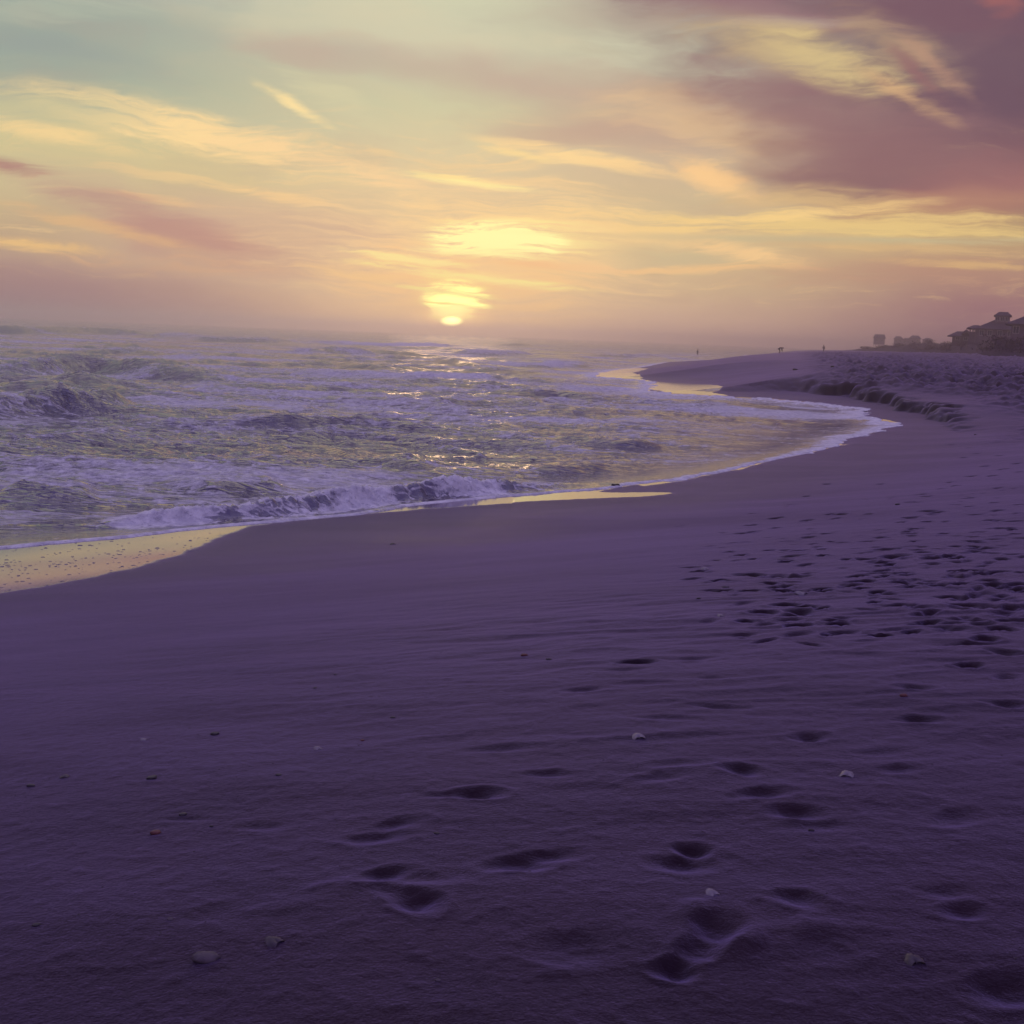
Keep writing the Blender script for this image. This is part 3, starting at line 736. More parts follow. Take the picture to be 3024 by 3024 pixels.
foam[k] = np.maximum(foam[k], sstep(Hb, .02, .14) * np.where(fr, sstep(dk, 1.0, .35) * .66, sstep(dk, 1.1, .35)) * 1.15)  # foam thinned on the front: the roller's shaded side put into the foam mask
# foam edges along the swash, lacier further out
wband = .30 + 1.1 * sstep(y, 22, 50)
ef = np.exp(-(np.maximum(edge, 0) / wband) ** 2)
foam = np.maximum(foam, .95 * ef * (.80 + .5 * fbm(x * .7, y * .7, 3, 180)))
inner = sstep(edge, .15, .5) * sstep(s, 2.0, 1.0) * sstep(y, 40, 28)
foam = foam * (1 - .60 * inner * sstep(fbm(x * .5, y * .5, 2, 190), -.35, .15))
sm = np.exp(-((s - 4) / 4.) ** 2) * sstep(y, 30, 50) * sstep(y, 120, 90)
foam = np.maximum(foam, .62 * sm * sstep(fbm(x * .15, y * .3, 3, 195), -.3, .25) * (1 - calm_zone))
z = np.where(edge < 0, hb - .02 - .25 * np.clip(-edge, 0, .5), z)
calm = np.clip(sstep(s, 2.6, .8), 0, 1) * .9
calm = np.maximum(calm, .35 * calm_zone)
keep = (edge > -.6).reshape(X.shape)
sea = grid_mesh('sea', X, Y, z.reshape(X.shape), {'foam': np.clip(foam, 0, 1.1).reshape(X.shape), 'dist': r.reshape(X.shape), 'calm': calm.reshape(X.shape)}, M_SEA, closed=True, keep=keep)
tag(sea, kind='structure', label='choppy foam streaked sea reflecting the sunset')
print('mesh', len(sand.data.polygons), len(sea.data.polygons))
#OBJECTS#
# ------------------------------------------------------------------ ground lookup
ZG = Z_SAND
def zat(x, y):
    r = math.hypot(x, y); a = math.atan2(x, y)
    i = min(max(np.searchsorted(rads, r) - 1, 0), len(rads) - 2); j = min(max(np.searchsorted(angs, a) - 1, 0), NA - 2)
    fi = (r - rads[i]) / (rads[i + 1] - rads[i]); fj = (a - angs[j]) / (angs[j + 1] - angs[j])
    return float((ZG[i, j] * (1 - fj) + ZG[i, j + 1] * fj) * (1 - fi) + (ZG[i + 1, j] * (1 - fj) + ZG[i + 1, j + 1] * fj) * fi)
def at(px, py, dist):
    """world point at a horizontal distance along a photo pixel's ray"""
    d = ray(px, py); t = dist / math.hypot(d[0], d[1])
    return np.array([d[0] * t, d[1] * t, EYE + d[2] * t])

# ------------------------------------------------------------------ shells and pebbles
def mesh_from(bm, smooth=True, name='mesh'):
    me = bpy.data.meshes.new(name)
    for f in bm.faces: f.smooth = smooth
    bm.normal_update(); bm.to_mesh(me); bm.free(); return me
def pebble_mesh(l, w, h, seed, rough=.16, flat=0.):
    bm = bmesh.new(); bmesh.ops.create_icosphere(bm, subdivisions=3, radius=.5)
    rs = random.Random(seed); off = rs.uniform(0, 90)
    for v in bm.verts:
        c = v.co; n = 1 + rough * float(perlin(np.array([c.x * 2.6 + off]), np.array([c.y * 2.6 + c.z * 1.7 + off]), 3)[0]) * 1.6
        c = c * n
        if c.z > .26: c.z = .26 + (c.z - .26) * .45
        v.co = Vector((c.x * l, c.y * w, (c.z + .5 * .55) * h * 1.2))
    return mesh_from(bm, True, 'pebble')
def shell_mesh(size, seed, curl=.36, broken=0.):
    """one valve of a clam: ribbed fan, cupped, with real thickness"""
    bm = bmesh.new(); nu, nv = 22, 9; rs = random.Random(seed)
    rows = {}
    for side in (0, 1):
        for i in range(nu + 1):
            a = math.pi * (-.12 + 1.24 * i / nu)
            rim = (1 + .05 * math.cos(i * math.pi)) * (1 - broken * max(0, math.sin(i * .9 + seed)))
            for j in range(nv + 1):
                t = j / nv
                x = math.cos(a) * t * .52 * rim; y = math.sin(a) * t * .80 * rim - .25
                z = curl * (1 - (t * 1.03) ** 2.2) * (t ** .35 if t > 0 else 0) * .9 + .012 * math.cos(i * math.pi) * t
                if side: z -= .035 + .02 * (1 - t)
                rows[side, i, j] = bm.verts.new((x * size, y * size, max(z, -.01) * size if side else z * size))
    for side in (0, 1):
        for i in range(nu):
            for j in range(nv):
                q = [rows[side, i, j], rows[side, i + 1, j], rows[side, i + 1, j + 1], rows[side, i, j + 1]]
                bm.faces.new(q if side else q[::-1])
    for i in range(nu):
        bm.faces.new([rows[0, i, nv], rows[0, i + 1, nv], rows[1, i + 1, nv], rows[1, i, nv]])
    bmesh.ops.remove_doubles(bm, verts=bm.verts, dist=1e-6)
    bmesh.ops.recalc_face_normals(bm, faces=bm.faces)
    return mesh_from(bm, True, 'shell')
M_WHITE = plain('shell_white', (.22, .18, .20), .45, .15, 40, .3, .002)
M_GREYSH = plain('shell_grey', (.07, .05, .06), .5, .3, 40, .3, .002)
M_STONE = plain('stone_pale', (.10, .075, .085), .7, .25, 30, .5, .004)
M_DARK = plain('stone_dark', (.035, .025, .03), .45, .3, 30, .5, .003)
M_RED = plain('stone_red', (.14, .045, .04), .5, .3, 30, .4, .003)
M_WEED = plain('weed_dark', (.03, .022, .02), .5, .4, 12, .6, .01)
items = [  # px, py (3024), kind, size m, material, heading, tilt, label
 (606, 2842, 'pebble', .062, M_STONE, 10, 0, 'largest pale rounded stone half sunk in the sand at lower left'),
 (808, 2810, 'shell', .045, M_GREYSH, 60, 12, 'dark curved shell just right of the large pale stone'),
 (503, 2742, 'pebble', .018, M_STONE, 0, 0, 'tiny pale pebble above the large pale stone'),
 (108, 2755, 'pebble', .020, M_DARK, 20, 0, 'dark pebble near the left edge beside the lower drift line'),
 (460, 2464, 'pebble', .032, M_RED, 20, 0, 'reddish pebble on dark smooth sand at left'),
 (540, 2418, 'pebble', .026, M_DARK, 10, 0, 'small dark stone at the end of a faint scrape in the sand'),
 (449, 2312, 'pebble', .036, M_DARK, 30, 0, 'dark angular pebble between the thin shell chip and the pebble pair'),
 (192, 2300, 'shell', .034, M_GREYSH, 10, 10, 'thin grey shell chip on dark sand near the left edge'),
 (91, 2329, 'pebble', .030, M_DARK, 0, 0, 'flat dark pebble closest to the left edge of the beach'),
 (425, 2194, 'shell', .030, M_WHITE, 80, 14, 'small white shell splinter in a shallow hollow at left'),
 (634, 2179, 'pebble', .036, M_DARK, 0, 0, 'dark flat pebble on smooth sand with a faint trail behind it'),
 (938, 2214, 'shell', .034, M_WHITE, 40, 18, 'bright small white shell edge on the smooth middle sand'),
 (1160, 2122, 'pebble', .022, M_DARK, 0, 0, 'tiny dark pebble in the middle of the smooth beach'),
 (1548, 1944, 'pebble', .038, M_RED, 30, 0, 'dark reddish pebble on smooth sand in the centre of the beach'),
 (1160, 1608, 'shell', .085, M_GREYSH, 20, 5, 'lone dark shell lying nearest the wet sheen below the breaking wave'),
 (1620, 1955, 'pebble', .030, M_DARK, 0, 0, 'small dark stone just right of the reddish centre pebble'),
 (1884, 2188, 'shell', .050, M_WHITE, 10, 12, 'white clam shell on rippled sand right of centre'),
 (2502, 2300, 'shell', .052, M_WHITE, -20, 14, 'pale triangular shell right of the deep footprints'),
 (2102, 2656, 'shell', .036, M_WHITE, 30, 15, 'small white shell just above the deepest double footprint'),
 (2697, 2848, 'shell', .046, M_GREYSH, 10, 10, 'dim brownish shell at the lower right corner of the beach'),
 (2668, 2070, 'pebble', .034, M_RED, 10, 0, 'reddish pebble below the single footprint on the right'),
 (2082, 1684, 'shell', .075, M_WHITE, 20, 16, 'white shell at the left edge of the trampled footprint patch'),
 (2365, 1757, 'shell', .075, M_WHITE, 50, 10, 'large whitish shell lying inside the trampled footprint patch'),
 (2128, 1828, 'shell', .050, M_WHITE, 10, 12, 'thin white shell below the trampled footprint patch'),
 (2063, 1775, 'pebble', .030, M_DARK, 0, 0, 'dark speck of stone left of the thin white shell'),
 (2142, 1740, 'shell', .05, M_GREYSH, 70, 10, 'grey shell half buried beside a footprint below the white shell'),
 (2650, 1491, 'pebble', .070, M_DARK, 0, 0, 'dark stone among the sparse prints above the trampled patch'),
 (2880, 1285, 'pebble', .10, M_DARK, 0, 0, 'dark stone on the plain sand seaward of the scarp end'),
 (2348, 1093, 'pebble', .42, M_WEED, 20, 0, 'dark clump of weed on the far berm left of the other one'),
 (2458, 1086, 'pebble', .38, M_WEED, 40, 0, 'dark clump of weed on the far berm above the scarp'),
 (1290, 2462, 'pebble', .018, M_DARK, 0, 0, 'tiny dark stone below the middle hollows of the beach'),
 (2395, 2462, 'pebble', .020, M_DARK, 0, 0, 'tiny dark stone right of the deep footprints'),
 (624, 2448, 'pebble', .014, M_DARK, 0, 0, 'tiny dark grain right of the reddish left pebble'),
 (822, 2304, 'pebble', .022, M_DARK, 0, 0, 'tiny dark pebble left of the broad hollow in the middle'),
 (1070, 2190, 'pebble', .016, M_RED, 0, 0, 'tiny reddish pebble on the smooth middle sand'),
 (990, 2000, 'pebble', .016, M_DARK, 0, 0, 'tiny dark pebble highest on the smooth left sand'),
 (1293, 2912, 'pebble', .014, M_STONE, 0, 0, 'tiny pale grain of shell on the bottom foreground sand'),
 (930, 2038, 'pebble', .018, M_DARK, 0, 0, 'small dark pebble on the left smooth sand above the white shell edge'),
]
for k, (px, py, kind, size, mat, hd, tilt, lab) in enumerate(items):
    x, y = hit(px, py); z = zat(x, y)
    if kind == 'pebble':
        me = pebble_mesh(size, size * random.uniform(.6, .8), size * random.uniform(.38, .5), k)
        nm = {'stone_pale': 'stone', 'weed_dark': 'seaweed_clump'}.get(mat.name, 'pebble')
        o = link(nm, me, mat); o.location = (x, y, z - size * .06); cat = 'seaweed' if 'weed' in mat.name else 'stone' if nm == 'stone' else 'pebble'
    else:
        me = shell_mesh(size, k, broken=.12 if k % 2 else .0)
        o = link('seashell', me, mat); o.location = (x, y, z + size * .02); cat = 'shell'
    o.rotation_euler = (R(tilt), R(random.uniform(-6, 6)), R(hd))
    tag(o, lab, cat, {'shell': 'shells scattered on the sand', 'pebble': 'pebbles scattered on the sand', 'seaweed': 'weed clumps on the far berm'}.get(cat))
# dark clump stranded in the edge of the swash
bm = bmesh.new(); rs = random.Random(5)
x, y = hit(1815, 1438); z = zat(x, y)
for i in range(9):
    mm = pebble_mesh(.07 + .04 * rs.random(), .05, .05, 40 + i, .3)
    tmp = bmesh.new(); tmp.from_mesh(mm); bmesh.ops.rotate(tmp, verts=tmp.verts, cent=(0, 0, 0), matrix=Matrix.Rotation(rs.uniform(-1, 1), 3, 'Z'))
    bmesh.ops.translate(tmp, verts=tmp.verts, vec=(rs.uniform(-.07, .07), rs.uniform(-.03, .03), rs.uniform(0, .02)))
    tmp.to_mesh(mm); tmp.free(); bm.from_mesh(mm); bpy.data.meshes.remove(mm)
o = link('seaweed_clump', mesh_from(bm), M_WEED); o.location = (x, y, z + .01)
tag(o, 'dark clump of seaweed stranded in the foam at the edge of the swash', 'seaweed')

# ------------------------------------------------------------------ foam bubbles left on the wet mirror
bm = bmesh.new(); n = 0; rs = random.Random(3)
A_W = WET[0]
while n < 300:
    px, py = rs.uniform(-60, 1050), rs.uniform(1570, 1750)
    t = (px) / 1000
    if rs.random() < .5: py = 1640 + rs.gauss(0, 30) + (1 - t) * 50 - 25
    x, y = hit(px, py)
    if not inside(np.array([x]), np.array([y]), A_W)[0]: continue
    if rs.random() > .35 + .65 * float(perlin(np.array([x * 1.1]), np.array([y * 1.6]), 8)[0] > -.05): continue
    n += 1
    z = zat(x, y); w = rs.uniform(.006, .017) * (1.5 if rs.random() < .1 else 1)
    ax = rs.uniform(.9, 2.2); rows = []
    for a_, b_ in ((1., 0.), (.75, .65)):
        rows.append([bm.verts.new((x + math.cos(q) * w * ax * a_, y + math.sin(q) * w * a_, z - .002 + b_ * w * .55)) for q in [i * math.pi / 3.5 for i in range(7)]])
    for i in range(7):
        bm.faces.new([rows[0][i], rows[0][(i + 1) % 7], rows[1][(i + 1) % 7], rows[1][i]])
    bm.faces.new(rows[1])
M_FOAM = plain('old_foam', (.20, .17, .20), .7, .2, 40, .5, .003)
o = link('foam_bubbles', mesh_from(bm), M_FOAM)
tag(o, 'small dark bubbles of foam scattered on the mirror wet sand at left', kind='stuff')
# crumbs of shell and coarse grains on the dry sand
bm = bmesh.new()
for i in range(1500):
    a = R(rs.uniform(-27, 27)); r_ = 2.2 + 9 * rs.random() ** 1.4
    x, y = r_ * math.sin(a), r_ * math.cos(a)
    z = zat(x, y); w = rs.uniform(.0012, .0042); q0 = rs.uniform(0, 6)
    vs = [bm.verts.new((x + math.cos(q0 + q) * w * rs.uniform(.7, 1.5), y + math.sin(q0 + q) * w, z + .0002)) for q in (0, 1.5, 3.1, 4.6)]
    tp = bm.verts.new((x, y, z + w * .8))
    for j in range(4): bm.faces.new([vs[j], vs[(j + 1) % 4], tp])
o = link('shell_grit', mesh_from(bm, False), M_GREYSH)
tag(o, 'coarse grains and shell crumbs strewn over the near sand', kind='stuff')

# ------------------------------------------------------------------ dunes on the right
def dune_h(a, r):
    """a in degrees from straight ahead, r in metres"""
    def ridge(r0, w, hgt, a0, a1, sdn, rough=.25):
        n_ = 1 + rough * fbm(a * 2.2, r * .02, 4, sdn) * 1.6
        return hgt * np.exp(-((r - r0 + 6 * fbm(a * .7, r * 0, 2, sdn + 9)) / w) ** 2) * sstep(a, a0, a1) * n_
    return (ridge(195, 15, 2.3, 20.9, 21.9, 300) + ridge(330, 45, 3.6, 17.6, 22.5, 310, .15) + ridge(430, 60, 3.2, 14.5, 20, 320, .2)
            + ridge(760, 110, 4.2, 13.0, 17.5, 330, .15))
da = np.radians(np.arange(12, 75, .05 * 2)); dr = radii(160, 1100, 150, 1.0)
DX, DY = polar(da, dr)
dz0 = base_h(DX.ravel(), DY.ravel()).reshape(DX.shape)
AA, RR = np.degrees(np.arctan2(DX, DY)), np.hypot(DX, DY)
hd = dune_h(AA, RR)
DZ = dz0 + hd - .12 + .12 * fbm(DX * .3, DY * .3, 4, 340) * np.clip(hd, 0, 1) * 2
M_DUNE = plain('dune_scrub', (.045, .026, .042), .95, .45, .6, .8, .2, .1)
dn = grid_mesh('dune', DX, DY, DZ, {}, M_DUNE, keep=(hd > .10))
tag(dn, kind='structure', label='low dark scrub covered dunes behind the beach')
def gz(x, y):
    a, r_ = math.degrees(math.atan2(x, y)), math.hypot(x, y)
    return float(base_h(np.array([x]), np.array([y]))[0] + dune_h(np.array([a]), np.array([r_]))[0] - .1)
# scrub: clumps of small leaves over the ridges
bm = bmesh.new(); cnt = 0
for i in range(5200):
    a = rs.uniform(14.5, 30); r_ = rs.choice([rs.gauss(190, 8), rs.gauss(318, 20), rs.gauss(410, 25)])
    hh = float(dune_h(np.array([a]), np.array([r_]))[0])
    if hh < .5: continue
    x, y = r_ * math.sin(R(a)), r_ * math.cos(R(a)); z = gz(x, y)
    cl = rs.uniform(.25, .75) * (1 + .5 * math.sin(a * 9))
    for j in range(9):
        c = Vector((x + rs.gauss(0, cl * .8), y + rs.gauss(0, cl * .8), z + rs.uniform(0, cl * .9))); w = cl * rs.uniform(.18, .4)
        d1 = Vector((rs.gauss(0, 1), rs.gauss(0, 1), rs.gauss(0, 1))).normalized() * w; d2 = d1.cross(Vector((rs.gauss(0, 1), rs.gauss(0, 1), rs.gauss(0, 1)))).normalized() * w * .8
        bm.faces.new([bm.verts.new(c + d1), bm.verts.new(c + d2), bm.verts.new(c - d1)])
o = link('dune_shrubs', mesh_from(bm, False), plain('scrub_leaves', (.045, .026, .042), .9, .4, 1., .2, .02, .1))
tag(o, 'dark coastal scrub covering the dunes at right', kind='stuff')

# ------------------------------------------------------------------ houses
M_WALL = plain('house_shingle', (.13, .09, .125), .85, .15, 1.5, .3, .02, .2)
M_WALL2 = plain('house_pale_wall', (.20, .15, .19), .85, .15, 1.5, .3, .02, .2)
M_ROOF = plain('house_roof', (.05, .03, .055), .85, .25, 2., .4, .02, .2)
M_TRIM = plain('house_trim', (.42, .38, .38), .6, .1, 3., .1, .01, .3)
M_GLASS, _N, _p = material('window_glass'); _p.inputs['Base Color'].default_value = (.03, .03, .045, 1); _p.inputs['Roughness'].default_value = .08
def box(bm, x0, x1, y0, y1, z0, z1):
    v = [bm.verts.new((x, y, z)) for z in (z0, z1) for y in (y0, y1) for x in (x0, x1)]
    for f in ((0, 2, 3, 1), (4, 5, 7, 6), (0, 1, 5, 4), (2, 6, 7, 3), (0, 4, 6, 2), (1, 3, 7, 5)): bm.faces.new([v[i] for i in f])
def part(name, mat, parent, fn, label=None):
    bm = bmesh.new(); fn(bm); bmesh.ops.recalc_face_normals(bm, faces=bm.faces)
    o = link(name, mesh_from(bm, False, name), mat, parent)
    if label: o['label'] = label
    return o
def boxp(name, mat, parent, *b): return part(name, mat, parent, lambda bm: box(bm, *b))
def hip(bm, x0, x1, y0, y1, z0, z1, rx=.0, th=.18):
    """hipped roof with eaves thickness; rx = half length of the ridge"""
    cx, cy = (x0 + x1) / 2, (y0 + y1) / 2
    b = [bm.verts.new(p) for p in ((x0, y0, z0 - th), (x1, y0, z0 - th), (x1, y1, z0 - th), (x0, y1, z0 - th))]
    e = [bm.verts.new(p) for p in ((x0, y0, z0), (x1, y0, z0), (x1, y1, z0), (x0, y1, z0))]
    a, c = bm.verts.new((cx - rx - .01, cy, z1)), bm.verts.new((cx + rx + .01, cy, z1))
    bm.faces.new(b[::-1])
    for i in range(4): bm.faces.new([b[i], b[(i + 1) % 4], e[(i + 1) % 4], e[i]])
    bm.faces.new([e[0], e[1], c, a]); bm.faces.new([e[1], e[2], c]); bm.faces.new([e[2], e[3], a, c]); bm.faces.new([e[3], e[0], a])
def gable(bm, x0, x1, y0, y1, z0, z1, th=.2):
    cx = (x0 + x1) / 2
    p = [(x0, z0 - th), (x0, z0), (cx, z1), (x1, z0), (x1, z0 - th), (cx, z1 - th * 1.2)]
    A = [bm.verts.new((x, y0, z)) for x, z in p]; B = [bm.verts.new((x, y1, z)) for x, z in p]
    for i in range(6): bm.faces.new([A[i], A[(i + 1) % 6], B[(i + 1) % 6], B[i]])
    for Q in (A, B): bm.faces.new([Q[0], Q[1], Q[2], Q[5]]); bm.faces.new([Q[5], Q[2], Q[3], Q[4]])
def window(parent, x, y, z, w, h):
    f = part('window', M_TRIM, parent, lambda bm: [box(bm, x - w / 2 - .1, x + w / 2 + .1, y - .06, y + .02, z - .1, z), box(bm, x - w / 2 - .1, x + w / 2 + .1, y - .06, y + .02, z + h, z + h + .1),
                                                  box(bm, x - w / 2 - .1, x - w / 2, y - .06, y + .02, z, z + h), box(bm, x + w / 2, x + w / 2 + .1, y - .06, y + .02, z, z + h), box(bm, x - .04, x + .04, y - .05, y + .02, z, z + h)])
    boxp('pane', M_GLASS, f, x - w / 2, x + w / 2, y - .02, y + .01, z, z + h)
def house_root(name, px, dist, label):
    p = at(px, 1000, dist); x, y = float(p[0]), float(p[1])
    e = empty(name, (x, y, 0.), -math.atan2(x, y)); tag(e, label, 'house'); return e, dist / F
# near big house with the lookout tower; local x in photo pixels about 2945 turned to metres, z from rows
DA = 320.; h1, k = house_root('beach_house', 2945, DA, 'big hazy beach house with a square lookout tower above sloping roofs')
def X1(px): return (px - 2945) * k
def Z1(py, px=2945): return EYE + (1048.5 + (px - 2945) * .0384 - py) * k
gz1 = gz(h1.location.x, h1.location.y) - 3
boxp('wall', M_WALL, h1, X1(2890), X1(3010), -5, 6, gz1, Z1(984))
part('roof', M_ROOF, h1, lambda bm: hip(bm, X1(2884), X1(3016), -5.8, 6.8, Z1(983), Z1(956), 1.2), 'broad sloping main roof')
boxp('tower', M_WALL, h1, X1(2935), X1(2972), -2.2, 1.6, Z1(975), Z1(946))
tr_ = part('roof', M_ROOF, h1, lambda bm: (lambda c: None)([bm.faces.new([bm.verts.new(p) for p in q]) for q in [
    [(X1(2931), -2.9, Z1(946)), (X1(2976), -2.9, Z1(946)), (X1(2965), -1.2, Z1(936)), (X1(2943), -1.2, Z1(936))],
    [(X1(2976), -2.9, Z1(946)), (X1(2976), 2.3, Z1(946)), (X1(2965), .8, Z1(936)), (X1(2965), -1.2, Z1(936))],
    [(X1(2976), 2.3, Z1(946)), (X1(2931), 2.3, Z1(946)), (X1(2943), .8, Z1(936)), (X1(2965), .8, Z1(936))],
    [(X1(2931), 2.3, Z1(946)), (X1(2931), -2.9, Z1(946)), (X1(2943), -1.2, Z1(936)), (X1(2943), .8, Z1(936))],
    [(X1(2943), -1.2, Z1(936)), (X1(2965), -1.2, Z1(936)), (X1(2965), .8, Z1(936)), (X1(2943), .8, Z1(936))],
    [(X1(2931), -2.9, Z1(949)), (X1(2976), -2.9, Z1(949)), (X1(2976), 2.3, Z1(949)), (X1(2931), 2.3, Z1(949))],
    [(X1(2931), -2.9, Z1(949)), (X1(2976), -2.9, Z1(949)), (X1(2976), -2.9, Z1(946)), (X1(2931), -2.9, Z1(946))],
    [(X1(2931), -2.9, Z1(949)), (X1(2931), 2.3, Z1(949)), (X1(2931), 2.3, Z1(946)), (X1(2931), -2.9, Z1(946))],
    [(X1(2976), -2.9, Z1(949)), (X1(2976), 2.3, Z1(949)), (X1(2976), 2.3, Z1(946)), (X1(2976), -2.9, Z1(946))]]]), 'low cap roof of the lookout tower')
for xx in (2941, 2953, 2965): window(h1, X1(xx), -2.2, Z1(960), .7, .95)
for xx in (2905, 2925, 2950, 2975, 2995): window(h1, X1(xx), -5, Z1(1000), .9, 1.2)
boxp('chimney', M_WALL2, h1, X1(2998), X1(3004), 1, 2.0, Z1(975), Z1(955))
# open porch with posts at its left
boxp('porch_floor', M_WALL, h1, X1(2874), X1(2889.4), -4.6, 4, gz1, Z1(992))
part('porch_roof', M_ROOF, h1, lambda bm: hip(bm, X1(2866), X1(2912), -5.9, 4.6, Z1(982), Z1(973), .6, .2))
for xx in (2875, 2882, 2888):
    for yy in (-4.4, 3.8): boxp('post', M_TRIM, h1, X1(xx) - .1, X1(xx) + .1, yy - .1, yy + .1, Z1(992), Z1(983.5))
# lower neighbour to the left
h2, k = house_root('beach_house', 2840, 330., 'low wide beach house with a small gable left of the tower house')
def X2(px): return (px - 2840) * k
def Z2(py): return EYE + (1044.5 - py) * k
g2 = gz(h2.location.x, h2.location.y) - 3
boxp('wall', M_WALL, h2, X2(2816), X2(2886), -4, 4, g2, Z2(1000))
part('roof', M_ROOF, h2, lambda bm: hip(bm, X2(2803), X2(2893), -5, 5, Z2(1000), Z2(987), 2.0))
part('dormer', M_WALL, h2, lambda bm: gable(bm, X2(2838), X2(2862), -4.4, .0, Z2(992), Z2(981.5), .5))
for xx in (2830, 2850, 2870): window(h2, X2(xx), -4, Z2(1010), .9, .7)
# nearer house running out of the frame
h3, k = house_root('beach_house', 3075, 265., 'dark beach house roof rising out of the right edge')
def X3(px): return (px - 3075) * k
def Z3(py): return EYE + (1053 - py) * k
g3 = gz(h3.location.x, h3.location.y) - 3
boxp('wall', M_WALL, h3, X3(3000), X3(3150), -4.5, 7, g3, Z3(972))
part('roof', M_ROOF, h3, lambda bm: hip(bm, X3(2984), X3(3166), -5.6, 8, Z3(972), Z3(938), 1.5))
for xx in (3012, 3040, 3070, 3100, 3130): window(h3, X3(xx), -4.5, Z3(996), 1., 1.3)
boxp('chimney', M_WALL2, h3, X3(3120), X3(3130), 2, 3.1, Z3(966), Z3(930))
# a row of small far houses fading into the haze
far = [(2597, 700, 34, 993, 1003, 'farthest left pale hazy house raised on stilts beyond the beach', .75), (2653, 720, 26, 999, 1006, 'faint small gabled house second in the hazy far row', .5), (2678, 700, 24, 1003, 1008, 'faint low house third in the hazy far row', .3),
       (2702, 690, 34, 997, 1005, 'faint wider gabled house in the middle of the hazy far row', .5), (2740, 680, 30, 1004, 1009, 'faint flat roofed house at the right end of the hazy far row', .3)]
for n_, (px, dist, w, yt, ye, lab, rxx) in enumerate(far):
    e, k = house_root('beach_house', px, dist, lab); e['group'] = 'far row of houses in the haze'
    hz = 1048.5 + (px - 2945) * .0384; zt, ze = EYE + (hz - yt) * k, EYE + (hz - ye) * k
    g_ = gz(e.location.x, e.location.y); W2 = w * k / 2
    gb = g_ + (1.6 if n_ == 0 else -2)
    boxp('wall', M_WALL2, e, -W2 * .88, W2 * .88, -3, 3, gb, ze)
    part('roof', M_ROOF, e, lambda bm: hip(bm, -W2, W2, -3.8, 3.8, ze, zt, W2 * rxx))
    window(e, -W2 * .4, -3, ze - 1.8, .9, 1.1); window(e, W2 * .4, -3, ze - 1.8, .9, 1.1)
    if n_ == 0:
        for sx in (-.8, 0, .8):
            for yy in (-2.6, 2.6): boxp('post', M_TRIM, e, W2 * sx - .15, W2 * sx + .15, yy - .15, yy + .15, g_ - 1, gb)

# ------------------------------------------------------------------ people far down the beach
M_CLOTH = plain('clothing_dark', (.035, .03, .05), .9, .2, 6., .2, .01, .1)
M_CLOTH2 = plain('clothing_grey', (.09, .07, .09), .9, .2, 6., .2, .01, .1)
M_SKIN = plain('skin', (.30, .19, .15), .6, .05, 6., .1, .005)
M_HAIR = plain('hair_dark', (.02, .015, .015), .7, .2, 20., .3, .005)
def skinned(name, mat, parent, verts, edges, rad, sub=2, rootv=0):
    me = bpy.data.meshes.new(name); me.from_pydata(verts, edges, []); o = link(name, me, mat, parent)
    md = o.modifiers.new('skin', 'SKIN'); md.use_smooth_shade = True
    for i, rr in enumerate(rad):
        v = me.skin_vertices[0].data[i]; v.radius = (rr, rr * .8) if isinstance(rr, float) else rr
        v.use_root = (i == rootv)
    s_ = o.modifiers.new('sub', 'SUBSURF'); s_.levels = sub; s_.render_levels = sub
    return o
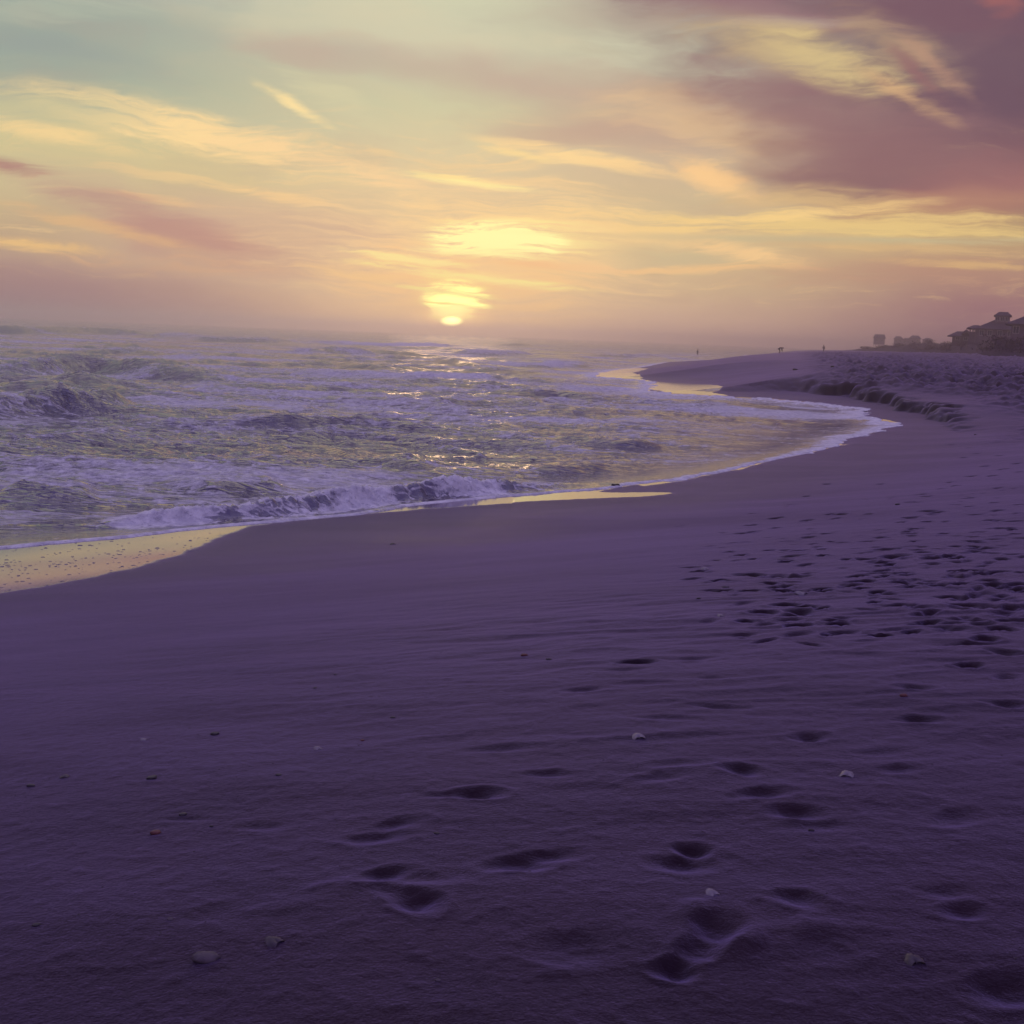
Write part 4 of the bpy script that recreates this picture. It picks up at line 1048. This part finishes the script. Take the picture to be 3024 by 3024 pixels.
def person(px, dist, label, pose, hd, jacket):
    p = at(px, 1040, dist); x, y = float(p[0]), float(p[1]); z = max(float(base_h(np.array([x]), np.array([y]))[0]), -.25)
    e = empty('person', (x, y, z), R(hd)); tag(e, label, 'person', 'people far down the beach')
    if pose == 'stand':
        V = [(0, 0, .95), (0, 0, 1.18), (0, 0, 1.40), (0, -.01, 1.50), (0, -.02, 1.62), (0, -.02, 1.74), (.10, 0, .90), (.12, .02, .48), (.12, 0, .08), (.12, -.13, .03), (-.10, 0, .90), (-.13, -.05, .48), (-.14, .06, .08), (-.14, -.08, .03),
             (.20, 0, 1.42), (.26, .02, 1.12), (.25, -.06, .86), (.25, -.08, .76), (-.20, 0, 1.42), (-.26, .02, 1.12), (-.25, -.06, .86), (-.25, -.08, .76)]
    elif pose == 'walk':
        V = [(0, 0, .93), (0, -.03, 1.16), (0, -.05, 1.38), (0, -.07, 1.48), (0, -.10, 1.60), (0, -.10, 1.72), (.09, 0, .88), (.10, -.18, .50), (.10, -.28, .08), (.10, -.42, .05), (-.09, 0, .88), (-.10, .10, .46), (-.10, .34, .14), (-.10, .26, .04),
             (.20, -.04, 1.40), (.24, .10, 1.12), (.24, .08, .86), (.24, .06, .77), (-.20, -.04, 1.40), (-.24, -.16, 1.14), (-.23, -.34, .96), (-.23, -.42, .92)]
    else:   # bending down to the sand
        V = [(0, .12, .82), (0, -.08, .98), (0, -.32, 1.04), (0, -.42, 1.00), (0, -.53, .95), (0, -.62, .90), (.10, .12, .78), (.12, -.06, .44), (.12, .06, .08), (.12, -.08, .03), (-.10, .12, .78), (-.12, -.10, .44), (-.12, .04, .08), (-.12, -.10, .03),
             (.19, -.32, .98), (.22, -.38, .68), (.18, -.46, .42), (.18, -.48, .34), (-.19, -.32, .98), (-.22, -.36, .68), (-.18, -.44, .42), (-.18, -.46, .34)]
    E = [(0, 1), (1, 2), (2, 3), (3, 4), (4, 5), (0, 6), (6, 7), (7, 8), (8, 9), (0, 10), (10, 11), (11, 12), (12, 13), (2, 14), (14, 15), (15, 16), (16, 17), (2, 18), (18, 19), (19, 20), (20, 21)]
    Rr = [.14, .12, .14, .06, .095, .075, .09, .06, .045, .04, .09, .06, .045, .04, .06, .045, .032, .03, .06, .045, .032, .03]
    skinned('body', M_SKIN, e, V, E, Rr)
    g = lambda idx: [V[i] for i in idx]
    skinned('jacket', jacket, e, g([0, 1, 2, 14, 15, 16, 18, 19, 20]), [(0, 1), (1, 2), (2, 3), (3, 4), (4, 5), (2, 6), (6, 7), (7, 8)], [.165, .15, .165, .08, .065, .05, .08, .065, .05])
    skinned('trousers', M_CLOTH, e, g([0, 6, 7, 8, 10, 11, 12]), [(0, 1), (1, 2), (2, 3), (0, 4), (4, 5), (5, 6)], [.158, .11, .08, .06, .11, .08, .06])
    hv = Vector(V[4]) * .55 + Vector(V[5]) * .45
    me = pebble_mesh(.20, .23, .19, 77, .08); hr = link('hair', me, M_HAIR, e, hv + Vector((0, .02, -.02)))
    return e
person(2060, 325., 'person standing alone in the shallows at the tip of the far spit', 'stand', 20, M_CLOTH)
def crest(px):
    best = max(range(120, 330, 2), key=lambda q: (float(base_h(*[np.array([c]) for c in at(px, 1040, q)[:2]])[0]) - EYE) / q)
    return float(best)
person(2302, crest(2302) + 22, 'small person bending over on the far berm between the other two', 'bend', 70, M_CLOTH)
person(2432, 285., 'person walking on the far berm nearest the houses', 'walk', -60, M_CLOTH2)

# ------------------------------------------------------------------ haze
M_HAZE = bpy.data.materials.new('sea_haze'); M_HAZE.use_nodes = True
N = NT(M_HAZE.node_tree); N.n.clear()
ho = N.new('ShaderNodeOutputMaterial'); pv = N.new('ShaderNodeVolumePrincipled')
pv.inputs['Color'].default_value = (.98, .90, .96, 1); pv.inputs['Density'].default_value = .00118; pv.inputs['Anisotropy'].default_value = .86
N.l.new(pv.outputs[0], ho.inputs['Volume'])
bm = bmesh.new(); box(bm, -2560, 2560, -2560, 2560, -5, 16.); bmesh.ops.recalc_face_normals(bm, faces=bm.faces)
hz = link('haze', mesh_from(bm, False, 'haze'), M_HAZE); tag(hz, kind='stuff', label='pale mauve sea haze over the beach and water')
